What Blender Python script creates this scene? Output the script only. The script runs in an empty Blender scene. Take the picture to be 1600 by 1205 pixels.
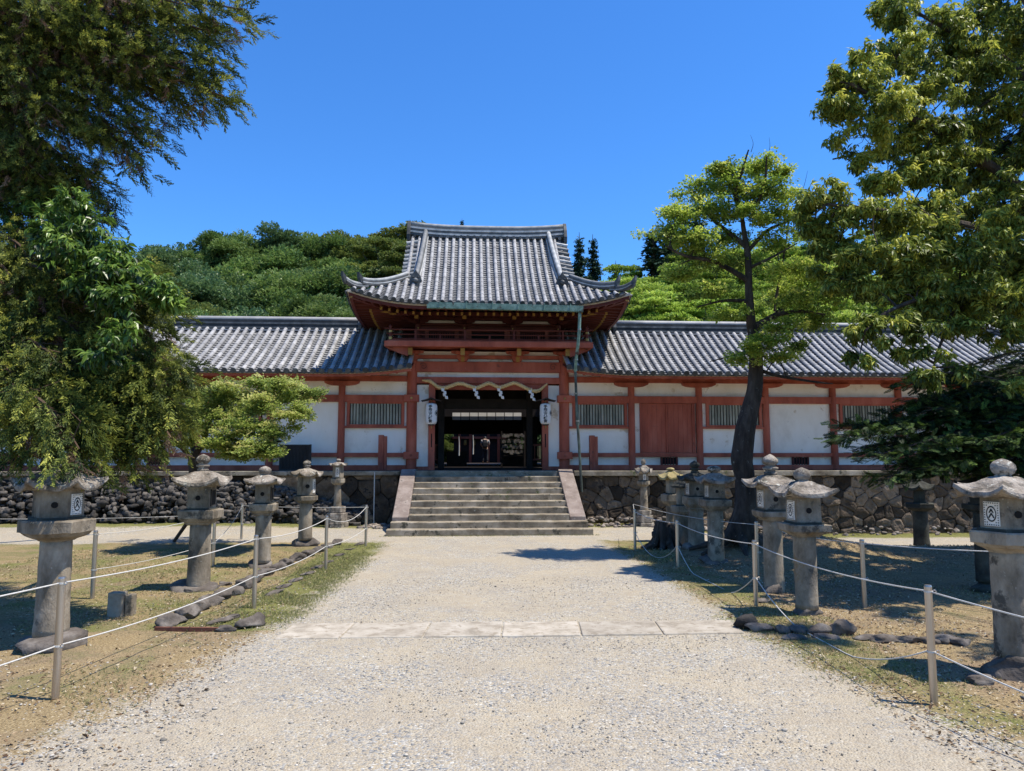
import bpy, bmesh, math, random
import numpy as np
from mathutils import Vector, noise, Matrix
random.seed(7); rng = np.random.default_rng(7)
S = bpy.context.scene
C = S.collection
PI = math.pi; rad = math.radians

# ------------------------------------------------------------------ camera, sky, sun, exposure
YAW, PITCH, CAM = rad(3.4), rad(5.6), Vector((-0.5, 0, 1.7))
cd = bpy.data.cameras.new('camera'); cam = bpy.data.objects.new('camera', cd); C.objects.link(cam)
cam.location = CAM; cam.rotation_euler = (PI/2 + PITCH, 0, -YAW)
cd.lens = 36*1150/1600; cd.sensor_width = 36; cd.clip_end = 2000; cd.clip_start = 0.05
S.camera = cam
SUN = Vector((0.42, -0.11, 1.0)).normalized()          # towards the sun
sun_el = math.asin(SUN.z); sun_az = math.atan2(SUN.x, SUN.y)
w = bpy.data.worlds.new('World'); S.world = w; w.use_nodes = True
nt = w.node_tree; nt.nodes.clear()
sky = nt.nodes.new('ShaderNodeTexSky'); sky.sky_type = 'NISHITA'; sky.sun_disc = False
sky.sun_elevation = sun_el; sky.sun_rotation = sun_az; sky.altitude = 100
sky.air_density = 1.0; sky.dust_density = 0.1; sky.ozone_density = 3.0
hs = nt.nodes.new('ShaderNodeHueSaturation'); hs.inputs['Saturation'].default_value = 1.18; hs.inputs['Value'].default_value = 1.0
gm = nt.nodes.new('ShaderNodeMix'); gm.data_type = 'RGBA'; gm.blend_type = 'MULTIPLY'; gm.inputs[0].default_value = 1
gm.inputs[7].default_value = (0.58, 0.92, 1.25, 1)
bg = nt.nodes.new('ShaderNodeBackground'); bg.inputs['Strength'].default_value = 0.13
wo = nt.nodes.new('ShaderNodeOutputWorld')
nt.links.new(sky.outputs[0], hs.inputs['Color']); nt.links.new(hs.outputs[0], gm.inputs[6])
nt.links.new(gm.outputs[2], bg.inputs[0]); nt.links.new(bg.outputs[0], wo.inputs[0])
sl = bpy.data.lights.new('sun', 'SUN'); sl.energy = 4.8; sl.angle = rad(0.5); sl.color = (1, 0.93, 0.81)
so = bpy.data.objects.new('sun', sl); C.objects.link(so); so.rotation_euler = SUN.to_track_quat('Z', 'Y').to_euler()
S.view_settings.view_transform = 'Standard'; S.view_settings.look = 'None'
S.view_settings.exposure = 0.55; S.view_settings.gamma = 1
S.cycles.max_bounces = 6; S.cycles.transparent_max_bounces = 6; S.cycles.diffuse_bounces = 4

# ------------------------------------------------------------------ measuring helper: a photo point read at a chosen distance
_F = Vector((math.sin(YAW)*math.cos(PITCH), math.cos(YAW)*math.cos(PITCH), math.sin(PITCH)))
_R = Vector((math.cos(YAW), -math.sin(YAW), 0)); _U = _R.cross(_F)
def at(x, y, Y):
    r = _F + _R*((x-800)/1150) - _U*((y-602.5)/1150)
    return CAM + r*(Y/r.y)
def sc(Y): return (Y+0.1)/1150.0        # metres per photo pixel at distance Y

# ------------------------------------------------------------------ materials
def mat(name, cols, scale=3.0, rough=0.8, bump=0.3, bscale=30, bdist=0.01, rnd=0.0, metal=0.0, detail=8, spec=0.3,
        contrast=(0.3, 0.7), stretch=(1, 1, 1), trans=0.0, orand=0.0, speck=None, wet=None):
    m = bpy.data.materials.new(name); m.use_nodes = True; t = m.node_tree; N = t.nodes; L = t.links
    b = N['Principled BSDF']; out = N['Material Output']
    b.inputs['Roughness'].default_value = rough; b.inputs['Metallic'].default_value = metal
    b.inputs['Specular IOR Level'].default_value = spec
    tc = N.new('ShaderNodeTexCoord'); mp = N.new('ShaderNodeMapping'); mp.inputs['Scale'].default_value = stretch
    L.new(tc.outputs['Object'], mp.inputs[0])
    nz = N.new('ShaderNodeTexNoise'); nz.inputs['Scale'].default_value = scale; nz.inputs['Detail'].default_value = detail
    nz.inputs['Roughness'].default_value = 0.65
    L.new(mp.outputs[0], nz.inputs['Vector'])
    r = N.new('ShaderNodeValToRGB'); e = r.color_ramp.elements
    lo, hi = contrast
    e[0].position = lo; e[0].color = (*cols[0], 1); e[1].position = hi; e[1].color = (*cols[-1], 1)
    for i, c in enumerate(cols[1:-1]):
        q = e.new(lo + (hi-lo)*(i+1)/(len(cols)-1)); q.color = (*c, 1)
    L.new(nz.outputs[0], r.inputs[0]); col = r.outputs[0]
    if speck:                                        # (colour, scale, threshold): lichen, stains, chips
        for (sc_, ss, th) in (speck if isinstance(speck, list) else [speck]):
            n2 = N.new('ShaderNodeTexNoise'); n2.inputs['Scale'].default_value = ss; n2.inputs['Detail'].default_value = 6
            n2.inputs['Roughness'].default_value = 0.7
            L.new(tc.outputs['Object'], n2.inputs['Vector'])
            rr = N.new('ShaderNodeMapRange'); rr.inputs[1].default_value = th; rr.inputs[2].default_value = th+0.06
            L.new(n2.outputs[0], rr.inputs[0])
            mx = N.new('ShaderNodeMix'); mx.data_type = 'RGBA'; mx.inputs[7].default_value = (*sc_, 1)
            L.new(rr.outputs[0], mx.inputs[0]); L.new(col, mx.inputs[6]); col = mx.outputs[2]
    if rnd or orand:
        at_ = N.new('ShaderNodeAttribute'); at_.attribute_name = 'rnd'
        oi = N.new('ShaderNodeObjectInfo')
        for src, amt in ((at_.outputs['Fac'], rnd), (oi.outputs['Random'], orand)):
            if not amt: continue
            mr = N.new('ShaderNodeMapRange'); mr.inputs[3].default_value = 1-amt; mr.inputs[4].default_value = 1+amt
            L.new(src, mr.inputs[0])
            mu = N.new('ShaderNodeMix'); mu.data_type = 'RGBA'; mu.blend_type = 'MULTIPLY'; mu.inputs[0].default_value = 1
            L.new(col, mu.inputs[6]); L.new(mr.outputs[0], mu.inputs[7]); col = mu.outputs[2]
    L.new(col, b.inputs['Base Color'])
    if bump:
        nb = N.new('ShaderNodeTexNoise'); nb.inputs['Scale'].default_value = bscale; nb.inputs['Detail'].default_value = 6
        L.new(mp.outputs[0], nb.inputs['Vector'])
        bp = N.new('ShaderNodeBump'); bp.inputs['Strength'].default_value = bump; bp.inputs['Distance'].default_value = bdist
        L.new(nb.outputs[0], bp.inputs['Height']); L.new(bp.outputs[0], b.inputs['Normal'])
    if trans:
        tr = N.new('ShaderNodeBsdfTranslucent'); ms = N.new('ShaderNodeMixShader'); ms.inputs[0].default_value = trans
        L.new(col, tr.inputs[0]); L.new(b.outputs[0], ms.inputs[1]); L.new(tr.outputs[0], ms.inputs[2])
        L.new(ms.outputs[0], out.inputs[0])
    return m

def leafmat(name, cols, trans=0.35, rough=0.5, spec=0.4, orand=0.15):
    """foliage: colour picked per leaf from a ramp"""
    m = bpy.data.materials.new(name); m.use_nodes = True; t = m.node_tree; N = t.nodes; L = t.links
    b = N['Principled BSDF']; out = N['Material Output']
    b.inputs['Roughness'].default_value = rough; b.inputs['Specular IOR Level'].default_value = spec
    a = N.new('ShaderNodeAttribute'); a.attribute_name = 'rnd'
    r = N.new('ShaderNodeValToRGB'); e = r.color_ramp.elements
    e[0].color = (*cols[0], 1); e[1].color = (*cols[-1], 1)
    for i, c in enumerate(cols[1:-1]): q = e.new((i+1)/(len(cols)-1)); q.color = (*c, 1)
    L.new(a.outputs['Fac'], r.inputs[0])
    oi = N.new('ShaderNodeObjectInfo'); mr = N.new('ShaderNodeMapRange')
    mr.inputs[3].default_value = 1-orand; mr.inputs[4].default_value = 1+orand; L.new(oi.outputs['Random'], mr.inputs[0])
    mu = N.new('ShaderNodeMix'); mu.data_type = 'RGBA'; mu.blend_type = 'MULTIPLY'; mu.inputs[0].default_value = 1
    L.new(r.outputs[0], mu.inputs[6]); L.new(mr.outputs[0], mu.inputs[7]); L.new(mu.outputs[2], b.inputs['Base Color'])
    tr = N.new('ShaderNodeBsdfTranslucent'); ms = N.new('ShaderNodeMixShader'); ms.inputs[0].default_value = trans
    L.new(mu.outputs[2], tr.inputs[0]); L.new(b.outputs[0], ms.inputs[1]); L.new(tr.outputs[0], ms.inputs[2])
    L.new(ms.outputs[0], out.inputs[0])
    return m

def ground_mat():
    m = bpy.data.materials.new('ground_cover'); m.use_nodes = True; t = m.node_tree; N = t.nodes; L = t.links
    b = N['Principled BSDF']; b.inputs['Roughness'].default_value = 0.95; b.inputs['Specular IOR Level'].default_value = 0.15
    tc = N.new('ShaderNodeTexCoord'); P = tc.outputs['Object']
    def nz(s, d=6, ro=0.6):
        n = N.new('ShaderNodeTexNoise'); n.inputs['Scale'].default_value = s; n.inputs['Detail'].default_value = d
        n.inputs['Roughness'].default_value = ro; L.new(P, n.inputs['Vector']); return n.outputs[0]
    def ramp(f, st, interp='LINEAR'):
        r = N.new('ShaderNodeValToRGB'); r.color_ramp.interpolation = interp; e = r.color_ramp.elements
        e[0].position, e[0].color = st[0][0], (*st[0][1], 1); e[1].position, e[1].color = st[-1][0], (*st[-1][1], 1)
        for p, c in st[1:-1]: q = e.new(p); q.color = (*c, 1)
        L.new(f, r.inputs[0]); return r.outputs[0]
    def mr(f, a, c, lo=0.0, hi=1.0):
        r = N.new('ShaderNodeMapRange'); r.inputs[1].default_value = a; r.inputs[2].default_value = c
        r.inputs[3].default_value = lo; r.inputs[4].default_value = hi; L.new(f, r.inputs[0]); return r.outputs[0]
    def mix(f, a, c, mode='MIX'):
        x = N.new('ShaderNodeMix'); x.data_type = 'RGBA'; x.blend_type = mode
        if isinstance(f, float): x.inputs[0].default_value = f
        else: L.new(f, x.inputs[0])
        for i, v in ((6, a), (7, c)):
            if isinstance(v, tuple): x.inputs[i].default_value = (*v, 1)
            else: L.new(v, x.inputs[i])
        return x.outputs[2]
    def math_(op, a, c):
        x = N.new('ShaderNodeMath'); x.operation = op
        for i, v in ((0, a), (1, c)):
            if isinstance(v, float): x.inputs[i].default_value = v
            else: L.new(v, x.inputs[i])
        return x.outputs[0]
    # gravel: pebbles of many colours over tan sand
    vo = N.new('ShaderNodeTexVoronoi'); vo.inputs['Scale'].default_value = 62; L.new(P, vo.inputs['Vector'])
    sx = N.new('ShaderNodeSeparateColor'); L.new(vo.outputs['Color'], sx.inputs[0])
    peb = ramp(sx.outputs[0], [(0, (.09, .10, .115)), (.2, (.22, .235, .26)), (.4, (.40, .39, .37)), (.6, (.54, .48, .39)), (.78, (.30, .26, .215)), (1, (.74, .71, .65))])
    vo2 = N.new('ShaderNodeTexVoronoi'); vo2.inputs['Scale'].default_value = 160; L.new(P, vo2.inputs['Vector'])
    sx2 = N.new('ShaderNodeSeparateColor'); L.new(vo2.outputs['Color'], sx2.inputs[0])
    sand = ramp(sx2.outputs[1], [(0, (.37, .31, .225)), (.5, (.485, .415, .31)), (1, (.60, .52, .40))])
    sand = mix(mr(nz(9, 5), .35, .65, 0.0, .5), sand, (.40, .31, .21))
    patch = mr(math_('ADD', nz(.75, 6, .7), math_('MULTIPLY', nz(14, 3), .25)), .56, .70)
    k = mix(math_('MULTIPLY', mr(sx.outputs[1], .30, .5), mr(patch, 0., 1., 1., .22)), sand, peb)
    k = mix(mr(nz(1.1, 7, .7), .38, .68, .0, .45), k, (.33, .285, .235)); k = mix(1.0, k, (.87, .88, .86), 'MULTIPLY')
    # grass and moss, dry needles and bare earth
    g = ramp(nz(55, 8, .8), [(.33, (.045, .052, .016)), (.5, (.145, .15, .046)), (.66, (.33, .29, .12))])
    dry = ramp(nz(60, 7, .8), [(.32, (.07, .05, .028)), (.48, (.24, .175, .09)), (.66, (.44, .35, .20))])
    soil = ramp(nz(45, 8, .8), [(.33, (.10, .07, .045)), (.66, (.34, .25, .165))])
    nd = nz(.8, 7, .7)
    earth = mix(mr(nd, .47, .58), dry, soil)
    a2 = N.new('ShaderNodeAttribute'); a2.attribute_name = 'grassy'
    gr = mr(math_('ADD', math_('SUBTRACT', nz(1.6, 8, .72), .5), a2.outputs['Fac']), .42, .62)
    cover = mix(gr, earth, g)
    a = N.new('ShaderNodeAttribute'); a.attribute_name = 'grav'
    edge = math_('ADD', a.outputs['Fac'], math_('MULTIPLY', math_('SUBTRACT', nz(2.2, 8, .75), .5), 1.1))
    edge = math_('ADD', edge, math_('MULTIPLY', math_('SUBTRACT', sx.outputs[2], .5), .30))
    f = mr(edge, .44, .58)
    col = mix(f, cover, k)
    L.new(col, b.inputs['Base Color'])
    bp = N.new('ShaderNodeBump'); bp.inputs['Strength'].default_value = .7; bp.inputs['Distance'].default_value = .012
    hh = math_('ADD', math_('MULTIPLY', vo.outputs['Distance'], -1.3), math_('MULTIPLY', nz(90, 6), .9))
    hh = math_('ADD', hh, math_('MULTIPLY', nz(7, 5), 1.2))
    L.new(hh, bp.inputs['Height']); L.new(bp.outputs[0], b.inputs['Normal'])
    return m

M = {}
M['ground'] = ground_mat()
M['red'] = mat('vermilion_paint', [(.225, .053, .031), (.345, .083, .047), (.43, .13, .08)], 2.6, .65, .25, 50, .004, stretch=(1, 1, .3), orand=.09, contrast=(.32, .68), speck=[((.19, .06, .042), 6, .62), ((.50, .26, .18), 11, .68)])
M['redold'] = mat('weathered_red_paint', [(.17, .042, .028), (.27, .075, .045), (.36, .13, .09)], 6, .75, .3, 60, stretch=(1.5, 1.5, .25), speck=[((.10, .045, .035), 5, .6)])
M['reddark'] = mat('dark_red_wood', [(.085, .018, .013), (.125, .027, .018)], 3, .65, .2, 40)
M['plaster'] = mat('lime_plaster', [(.60, .54, .45), (.80, .745, .655), (.87, .825, .75)], .9, .9, .2, 60, contrast=(.28, .66), stretch=(1, 1, .6), speck=[((.58, .49, .37), 1.6, .60), ((.50, .45, .40), 5, .67)])
M['yellow'] = mat('ochre_paint', [(.26, .14, .03), (.36, .20, .045)], 8, .7, .1)
M['palewood'] = mat('pale_eave_board', [(.45, .37, .28), (.62, .54, .43)], 4, .8, .2, 50, stretch=(.3, 1, 1))
M['tile'] = mat('grey_roof_tile', [(.20, .195, .195), (.31, .305, .30), (.41, .395, .38)], 2.0, .6, .2, 60, .003, rnd=.16, spec=.25, contrast=(.28, .72), speck=[((.24, .17, .13), 4.0, .65), ((.10, .105, .11), 6, .66)])
M['pan'] = mat('grey_pan_tile', [(.11, .11, .115), (.18, .18, .18), (.24, .235, .23)], 2.6, .65, .2, 60, .003, rnd=.10, spec=.2)
M['tiledark'] = mat('dark_roof_tile', [(.03, .034, .036), (.065, .07, .072), (.12, .125, .125)], 5, .6, .25, 50, .004, rnd=.5, spec=.25)
M['ridge'] = mat('ridge_tile', [(.14, .15, .15), (.25, .255, .25), (.36, .35, .335)], 5, .6, .2, 50, rnd=.65, spec=.25)
M['copper'] = mat('green_copper', [(.06, .10, .085), (.15, .25, .20), (.28, .40, .33)], 7, .6, .2, 40, stretch=(1, 1, 1), speck=[((.07, .05, .04), 6, .58)])
M['pipe'] = mat('dark_drain_pipe', [(.03, .032, .028), (.07, .085, .07), (.12, .17, .14)], 4, .5, .1)
M['slat'] = mat('grey_green_slat', [(.20, .215, .175), (.34, .35, .29), (.46, .46, .40)], 9, .8, .2, 50, rnd=.3, stretch=(1, 1, .3))
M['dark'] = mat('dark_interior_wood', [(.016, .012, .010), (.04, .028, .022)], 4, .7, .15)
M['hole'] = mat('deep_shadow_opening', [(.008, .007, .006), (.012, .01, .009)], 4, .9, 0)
M['black'] = mat('black_lacquer', [(.012, .012, .013), (.025, .025, .027)], 4, .5, 0)
M['stone'] = mat('step_stone', [(.12, .095, .065), (.235, .195, .14), (.38, .33, .26)], 2.4, .95, .7, 60, .008, orand=.14, contrast=(.33, .66), speck=[((.075, .068, .05), 5, .57), ((.46, .43, .36), 18, .63), ((.10, .11, .045), 3, .62)])
M['cheek'] = mat('pinkish_cheek_stone', [(.13, .10, .085), (.22, .175, .15), (.31, .26, .23)], 3, .9, .6, 60, .008, speck=[((.42, .38, .33), 9, .62), ((.09, .08, .065), 6, .62)])
M['lan'] = mat('lantern_granite', [(.11, .088, .06), (.225, .185, .135), (.34, .29, .22)], 5, .92, .8, 60, .008, orand=.14, contrast=(.34, .66), stretch=(1, 1, .55), speck=[((.08, .07, .055), 3, .57), ((.40, .37, .31), 24, .64), ((.20, .14, .075), 2.4, .62)])
M['cap'] = mat('lichened_cap_stone', [(.09, .076, .058), (.22, .187, .152), (.34, .30, .25)], 6, .95, 1.0, 45, .014, orand=.12, contrast=(.36, .62), speck=[((.06, .058, .048), 5, .56), ((.46, .45, .39), 13, .59), ((.14, .145, .065), 4, .66)])
M['landark'] = mat('dark_and_shaded_stone', [(.025, .024, .02), (.05, .05, .04), (.09, .09, .07)], 5, .95, .7, 60, .01)  # dark caps and plinths; tree shade put into the colour of two lanterns
M['moss'] = mat('mossy_cap_stone', [(.16, .14, .06), (.30, .24, .11), (.42, .35, .18)], 7, .95, .8, 60, .01, speck=[((.1, .12, .04), 6, .58)])
M['rock'] = mat('dark_rubble_rock', [(.03, .027, .025), (.07, .063, .056), (.14, .125, .11)], 4, .95, .9, 30, .015, rnd=.6, speck=[((.25, .22, .18), 9, .66)])
M['rock2'] = mat('pale_rubble_rock', [(.08, .066, .055), (.19, .16, .135), (.36, .32, .28)], 5, .95, .7, 40, .012, rnd=.4)
M['wallst'] = mat('wall_boulder', [(.05, .036, .025), (.115, .085, .058), (.21, .15, .10)], 3.5, .95, 1.0, 22, .02, rnd=.8, speck=[((.34, .23, .14), 2.2, .60), ((.03, .026, .023), 3.5, .57), ((.28, .25, .21), 14, .68)])
M['mortar'] = mat('dark_wall_joint', [(.022, .02, .018), (.05, .045, .04)], 8, 1, .5, 30)
M['gravwhite'] = mat('pebble_stone', [(.26, .24, .21), (.42, .37, .30)], 20, .9, .2, 90, rnd=.6)
M['slab'] = mat('pale_threshold_slab', [(.25, .215, .165), (.36, .315, .25), (.43, .385, .315)], 4, .95, .6, 90, .006, orand=.10, contrast=(.35, .62), speck=[((.26, .22, .165), 9, .55), ((.48, .44, .38), 40, .62)])
M['steel'] = mat('brushed_steel', [(.42, .36, .30), (.55, .48, .41)], 30, .3, .05, 100, metal=.85, stretch=(1, 1, .05))
M['rope'] = mat('white_barrier_rope', [(.42, .40, .36), (.62, .60, .56)], 60, .8, .3, 200, .002)
M['straw'] = mat('straw_rope', [(.42, .28, .11), (.62, .45, .21), (.72, .55, .29)], 30, .9, .5, 120, .004, stretch=(.3, 1, 1))
M['paper'] = mat('white_paper', [(.80, .79, .77), (.86, .85, .83)], 5, .8, 0, trans=.2)
M['ink'] = mat('black_ink', [(.012, .012, .013), (.02, .02, .02)], 5, .6, 0)
M['bark'] = mat('dark_bark', [(.018, .014, .011), (.05, .038, .03), (.10, .08, .065)], 6, .95, .9, 22, .03, stretch=(1, 1, .35), speck=[((.20, .20, .17), 8, .63)])
M['barkb'] = mat('cedar_bark', [(.05, .03, .02), (.12, .075, .05)], 6, .95, .8, 20, .02, stretch=(1, 1, .2))
M['twig'] = mat('grey_twig', [(.07, .055, .042), (.16, .135, .11)], 9, .9, .3)
M['ema'] = mat('wooden_plaque', [(.16, .14, .12), (.26, .23, .20)], 9, .8, .1, rnd=.4)
M['shoji'] = mat('aged_white_cloth', [(.5, .49, .47), (.62, .6, .58)], 4, .9, 0)
M['gold'] = mat('dull_brass', [(.30, .19, .06), (.45, .30, .10)], 9, .4, .1, metal=.6)
L_CEDAR = leafmat('cedar_needles', [(.026, .042, .013), (.08, .11, .025), (.20, .235, .045), (.46, .45, .09)], .33, .6, .25)
L_DEAD = leafmat('dead_cedar_needles', [(.09, .05, .035), (.18, .11, .075), (.28, .19, .13)], .2, .8, .1)
L_GLOSS = leafmat('glossy_leaves', [(.02, .042, .012), (.06, .12, .022), (.15, .26, .04), (.34, .46, .09)], .42, .35, .45)
L_MAPLE = leafmat('maple_leaves', [(.08, .13, .03), (.21, .28, .055), (.38, .45, .11), (.56, .50, .19)], .48, .5, .3)
L_MAPLE2 = leafmat('tall_maple_leaves', [(.09, .15, .025), (.22, .32, .045), (.40, .50, .08), (.60, .60, .15)], .5, .5, .3)
L_OLIVE = leafmat('olive_leaves', [(.04, .058, .014), (.125, .165, .03), (.26, .31, .05), (.62, .60, .11)], .42, .45, .32)
L_FIR = leafmat('fir_needles', [(.010, .020, .008), (.026, .05, .017), (.055, .10, .027), (.20, .30, .05)], .2, .6, .2)
L_HILL = leafmat('hill_leaves', [(.04, .075, .022), (.10, .17, .04), (.19, .28, .07), (.34, .40, .14)], .36, .5, .35, .30)
L_HILL2 = leafmat('hill_leaves_bright', [(.11, .18, .025), (.24, .36, .05), (.40, .52, .09), (.52, .58, .14)], .45, .5, .3, .2)
L_HILLB = leafmat('hill_leaves_dark', [(.03, .06, .024), (.07, .13, .045), (.14, .22, .08), (.26, .33, .15)], .33, .45, .4, .25)
L_HILLC = leafmat('hill_leaves_yellowish', [(.065, .095, .025), (.15, .20, .045), (.26, .31, .07), (.42, .42, .13)], .38, .5, .3, .25)
L_HILL3 = leafmat('hill_conifer', [(.012, .028, .018), (.03, .06, .035), (.06, .10, .055)], .15, .6, .2, .2)
M['grass'] = leafmat('grass_blades', [(.08, .10, .03), (.17, .19, .065), (.30, .29, .12), (.42, .36, .20)], .3, .6, .2)
M['litter'] = leafmat('leaf_litter', [(.10, .06, .035), (.22, .14, .08), (.38, .29, .18), (.5, .43, .3)], .1, .8, .1)

# ------------------------------------------------------------------ mesh helpers
def attach(o, parent):                   # vertices are given in world coordinates
    o.parent = parent; o.matrix_parent_inverse = Matrix.LocRotScale(parent.location, parent.rotation_euler, None).inverted()

def link(o, parent=None, **k):
    C.objects.link(o)
    if parent is not None: o.parent = parent
    for a, b in k.items():
        if b is not None: o[a] = b
    return o

def thing(name, label, cat, loc=(0, 0, 0), rz=0, group=None):
    o = bpy.data.objects.new(name, None); o.empty_display_size = .2; C.objects.link(o)
    o.location = loc; o.rotation_euler = (0, 0, rz); o['label'] = label; o['category'] = cat
    if group: o['group'] = group
    return o

def tag(o, label, cat, group=None):
    o['label'] = label; o['category'] = cat
    if group: o['group'] = group
    return o

def npmesh(name, V, Fc, mt, parent=None, rnd=None, smooth=False, attrs=None):
    V = np.asarray(V, dtype=np.float32); Fc = np.asarray(Fc, dtype=np.int32)
    me = bpy.data.meshes.new(name); k = Fc.shape[1]; n = Fc.shape[0]
    me.vertices.add(len(V)); me.vertices.foreach_set('co', V.ravel())
    me.loops.add(n*k); me.loops.foreach_set('vertex_index', Fc.ravel())
    me.polygons.add(n); me.polygons.foreach_set('loop_start', np.arange(0, n*k, k, dtype=np.int32))
    me.polygons.foreach_set('loop_total', np.full(n, k, dtype=np.int32))
    if smooth: me.polygons.foreach_set('use_smooth', np.ones(n, dtype=bool))
    me.update(calc_edges=True)
    if rnd is not None:
        a = me.attributes.new('rnd', 'FLOAT', 'FACE'); a.data.foreach_set('value', np.asarray(rnd, dtype=np.float32))
    for kx, vx in (attrs or {}).items():
        a = me.attributes.new(kx, 'FLOAT', 'POINT'); a.data.foreach_set('value', np.asarray(vx, dtype=np.float32))
    me.materials.append(mt)
    o = bpy.data.objects.new(name, me); C.objects.link(o)
    if parent is not None: attach(o, parent)
    return o

class MB:
    def __init__(s): s.v = []; s.f = []; s.r = []
    def add(s, vs, fs, r=None):
        n = len(s.v); s.v += [tuple(p) for p in vs]
        if r is None: r = random.random()
        for f in fs: s.f.append(tuple(n+i for i in f)); s.r.append(r)
    def box(s, x0, x1, y0, y1, z0, z1, r=None):
        s.add([(x0, y0, z0), (x1, y0, z0), (x1, y1, z0), (x0, y1, z0), (x0, y0, z1), (x1, y0, z1), (x1, y1, z1), (x0, y1, z1)],
              [(0, 3, 2, 1), (4, 5, 6, 7), (0, 1, 5, 4), (1, 2, 6, 5), (2, 3, 7, 6), (3, 0, 4, 7)], r)
    def bar(s, a, b, w, h, up=(0, 0, 1), r=None):
        a = Vector(a); b = Vector(b); d = (b-a).normalized(); u = Vector(up); sd = d.cross(u).normalized(); u = sd.cross(d).normalized()
        vs = [p+sd*(i*w/2)+u*(j*h/2) for p in (a, b) for (i, j) in ((-1, -1), (1, -1), (1, 1), (-1, 1))]
        s.add(vs, [(3, 2, 1, 0), (4, 5, 6, 7), (0, 1, 5, 4), (1, 2, 6, 5), (2, 3, 7, 6), (3, 0, 4, 7)], r)
    def prism(s, poly, axis, a, b, r=None):
        """poly: 2-D outline; axis 'x' -> (a,y,z) ; 'y' -> (x,a,z) ; 'z' -> (x,y,a)"""
        def mk(p, t): return {'x': (t, p[0], p[1]), 'y': (p[0], t, p[1]), 'z': (p[0], p[1], t)}[axis]
        n = len(poly); vs = [mk(p, a) for p in poly]+[mk(p, b) for p in poly]
        s.add(vs, [tuple(range(n))[::-1], tuple(range(n, 2*n))]+[(i, (i+1) % n, n+(i+1) % n, n+i) for i in range(n)], r)
    def tube(s, pts, rs, n=8, cap=True, r=None):
        pts = [Vector(p) for p in pts]; k = len(pts)
        if not hasattr(rs, '__len__'): rs = [rs]*k
        vs = []; u = None
        for i, p in enumerate(pts):
            d = (pts[min(i+1, k-1)]-pts[max(i-1, 0)])
            d = d.normalized() if d.length > 1e-9 else Vector((0, 0, 1))
            if u is None: u = d.orthogonal().normalized()
            else: u = (u-d*u.dot(d)).normalized()
            w_ = d.cross(u)
            for j in range(n):
                a = 2*PI*j/n; vs.append(p+(u*math.cos(a)+w_*math.sin(a))*rs[i])
        fs = [(i*n+j, i*n+(j+1) % n, (i+1)*n+(j+1) % n, (i+1)*n+j) for i in range(k-1) for j in range(n)]
        if cap: fs += [tuple(range(n))[::-1], tuple((k-1)*n+j for j in range(n))]
        s.add(vs, fs, r)
    def loops(s, rings, cap=True, r=None):
        n = len(rings[0]); k = len(rings); vs = [p for q in rings for p in q]
        fs = [(i*n+j, i*n+(j+1) % n, (i+1)*n+(j+1) % n, (i+1)*n+j) for i in range(k-1) for j in range(n)]
        if cap: fs += [tuple(range(n))[::-1], tuple((k-1)*n+j for j in range(n))]
        s.add(vs, fs, r)
    def build(s, name, mt, parent=None, bev=0, smooth=False, rough=0, rscale=6, kind=None):
        me = bpy.data.meshes.new(name); me.from_pydata(s.v, [], s.f); me.update()
        a = me.attributes.new('rnd', 'FLOAT', 'FACE'); a.data.foreach_set('value', s.r)
        if rough:
            for v in me.vertices:
                q = Vector(v.co)*rscale; d = noise.noise_vector(q)+noise.noise_vector(q*3.1)*.4; v.co += d*rough
        if smooth:
            for p in me.polygons: p.use_smooth = True
        me.materials.append(mt)
        o = bpy.data.objects.new(name, me); C.objects.link(o)
        if parent is not None:
            attach(o, parent)
        if bev:
            b = o.modifiers.new('bevel', 'BEVEL'); b.width = bev; b.segments = 2; b.limit_method = 'ANGLE'
        if kind: o['kind'] = kind
        return o

def one(name, mt, parent=None, bev=0, **k):
    """shorthand for a part made of one box: one(name, mat, parent, bev, box=(x0,x1,y0,y1,z0,z1))"""
    m = MB(); m.box(*k['box']); return m.build(name, mt, parent, bev)

ORD = ['first', 'second', 'third', 'fourth', 'fifth', 'sixth', 'seventh', 'eighth', 'ninth', 'tenth', 'eleventh', 'twelfth', 'thirteenth', 'fourteenth', 'fifteenth', 'sixteenth', 'last']
def smooth01(a, b, x):
    t = (x-a)/(b-a); t = np.clip(t, 0, 1); return t*t*(3-2*t)
def gz(x, y):
    z = -0.30*smooth01(3.6, 7, x)*smooth01(12.9, 14.9, y) + .1*smooth01(-2.8, -6, x)*smooth01(16.5, 19, y)
    z = z + .36*np.exp(-((x-5.1)/1.25)**2-((y-12.9)/1.5)**2)+.14*np.exp(-((x-8.0)/2.2)**2-((y-12.6)/1.2)**2)
    return z

def dup(o, parent=None):
    c = o.copy(); C.objects.link(c)
    if parent is not None: c.parent = parent
    for ch in list(o.children): dup(ch, c)
    return c

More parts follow.
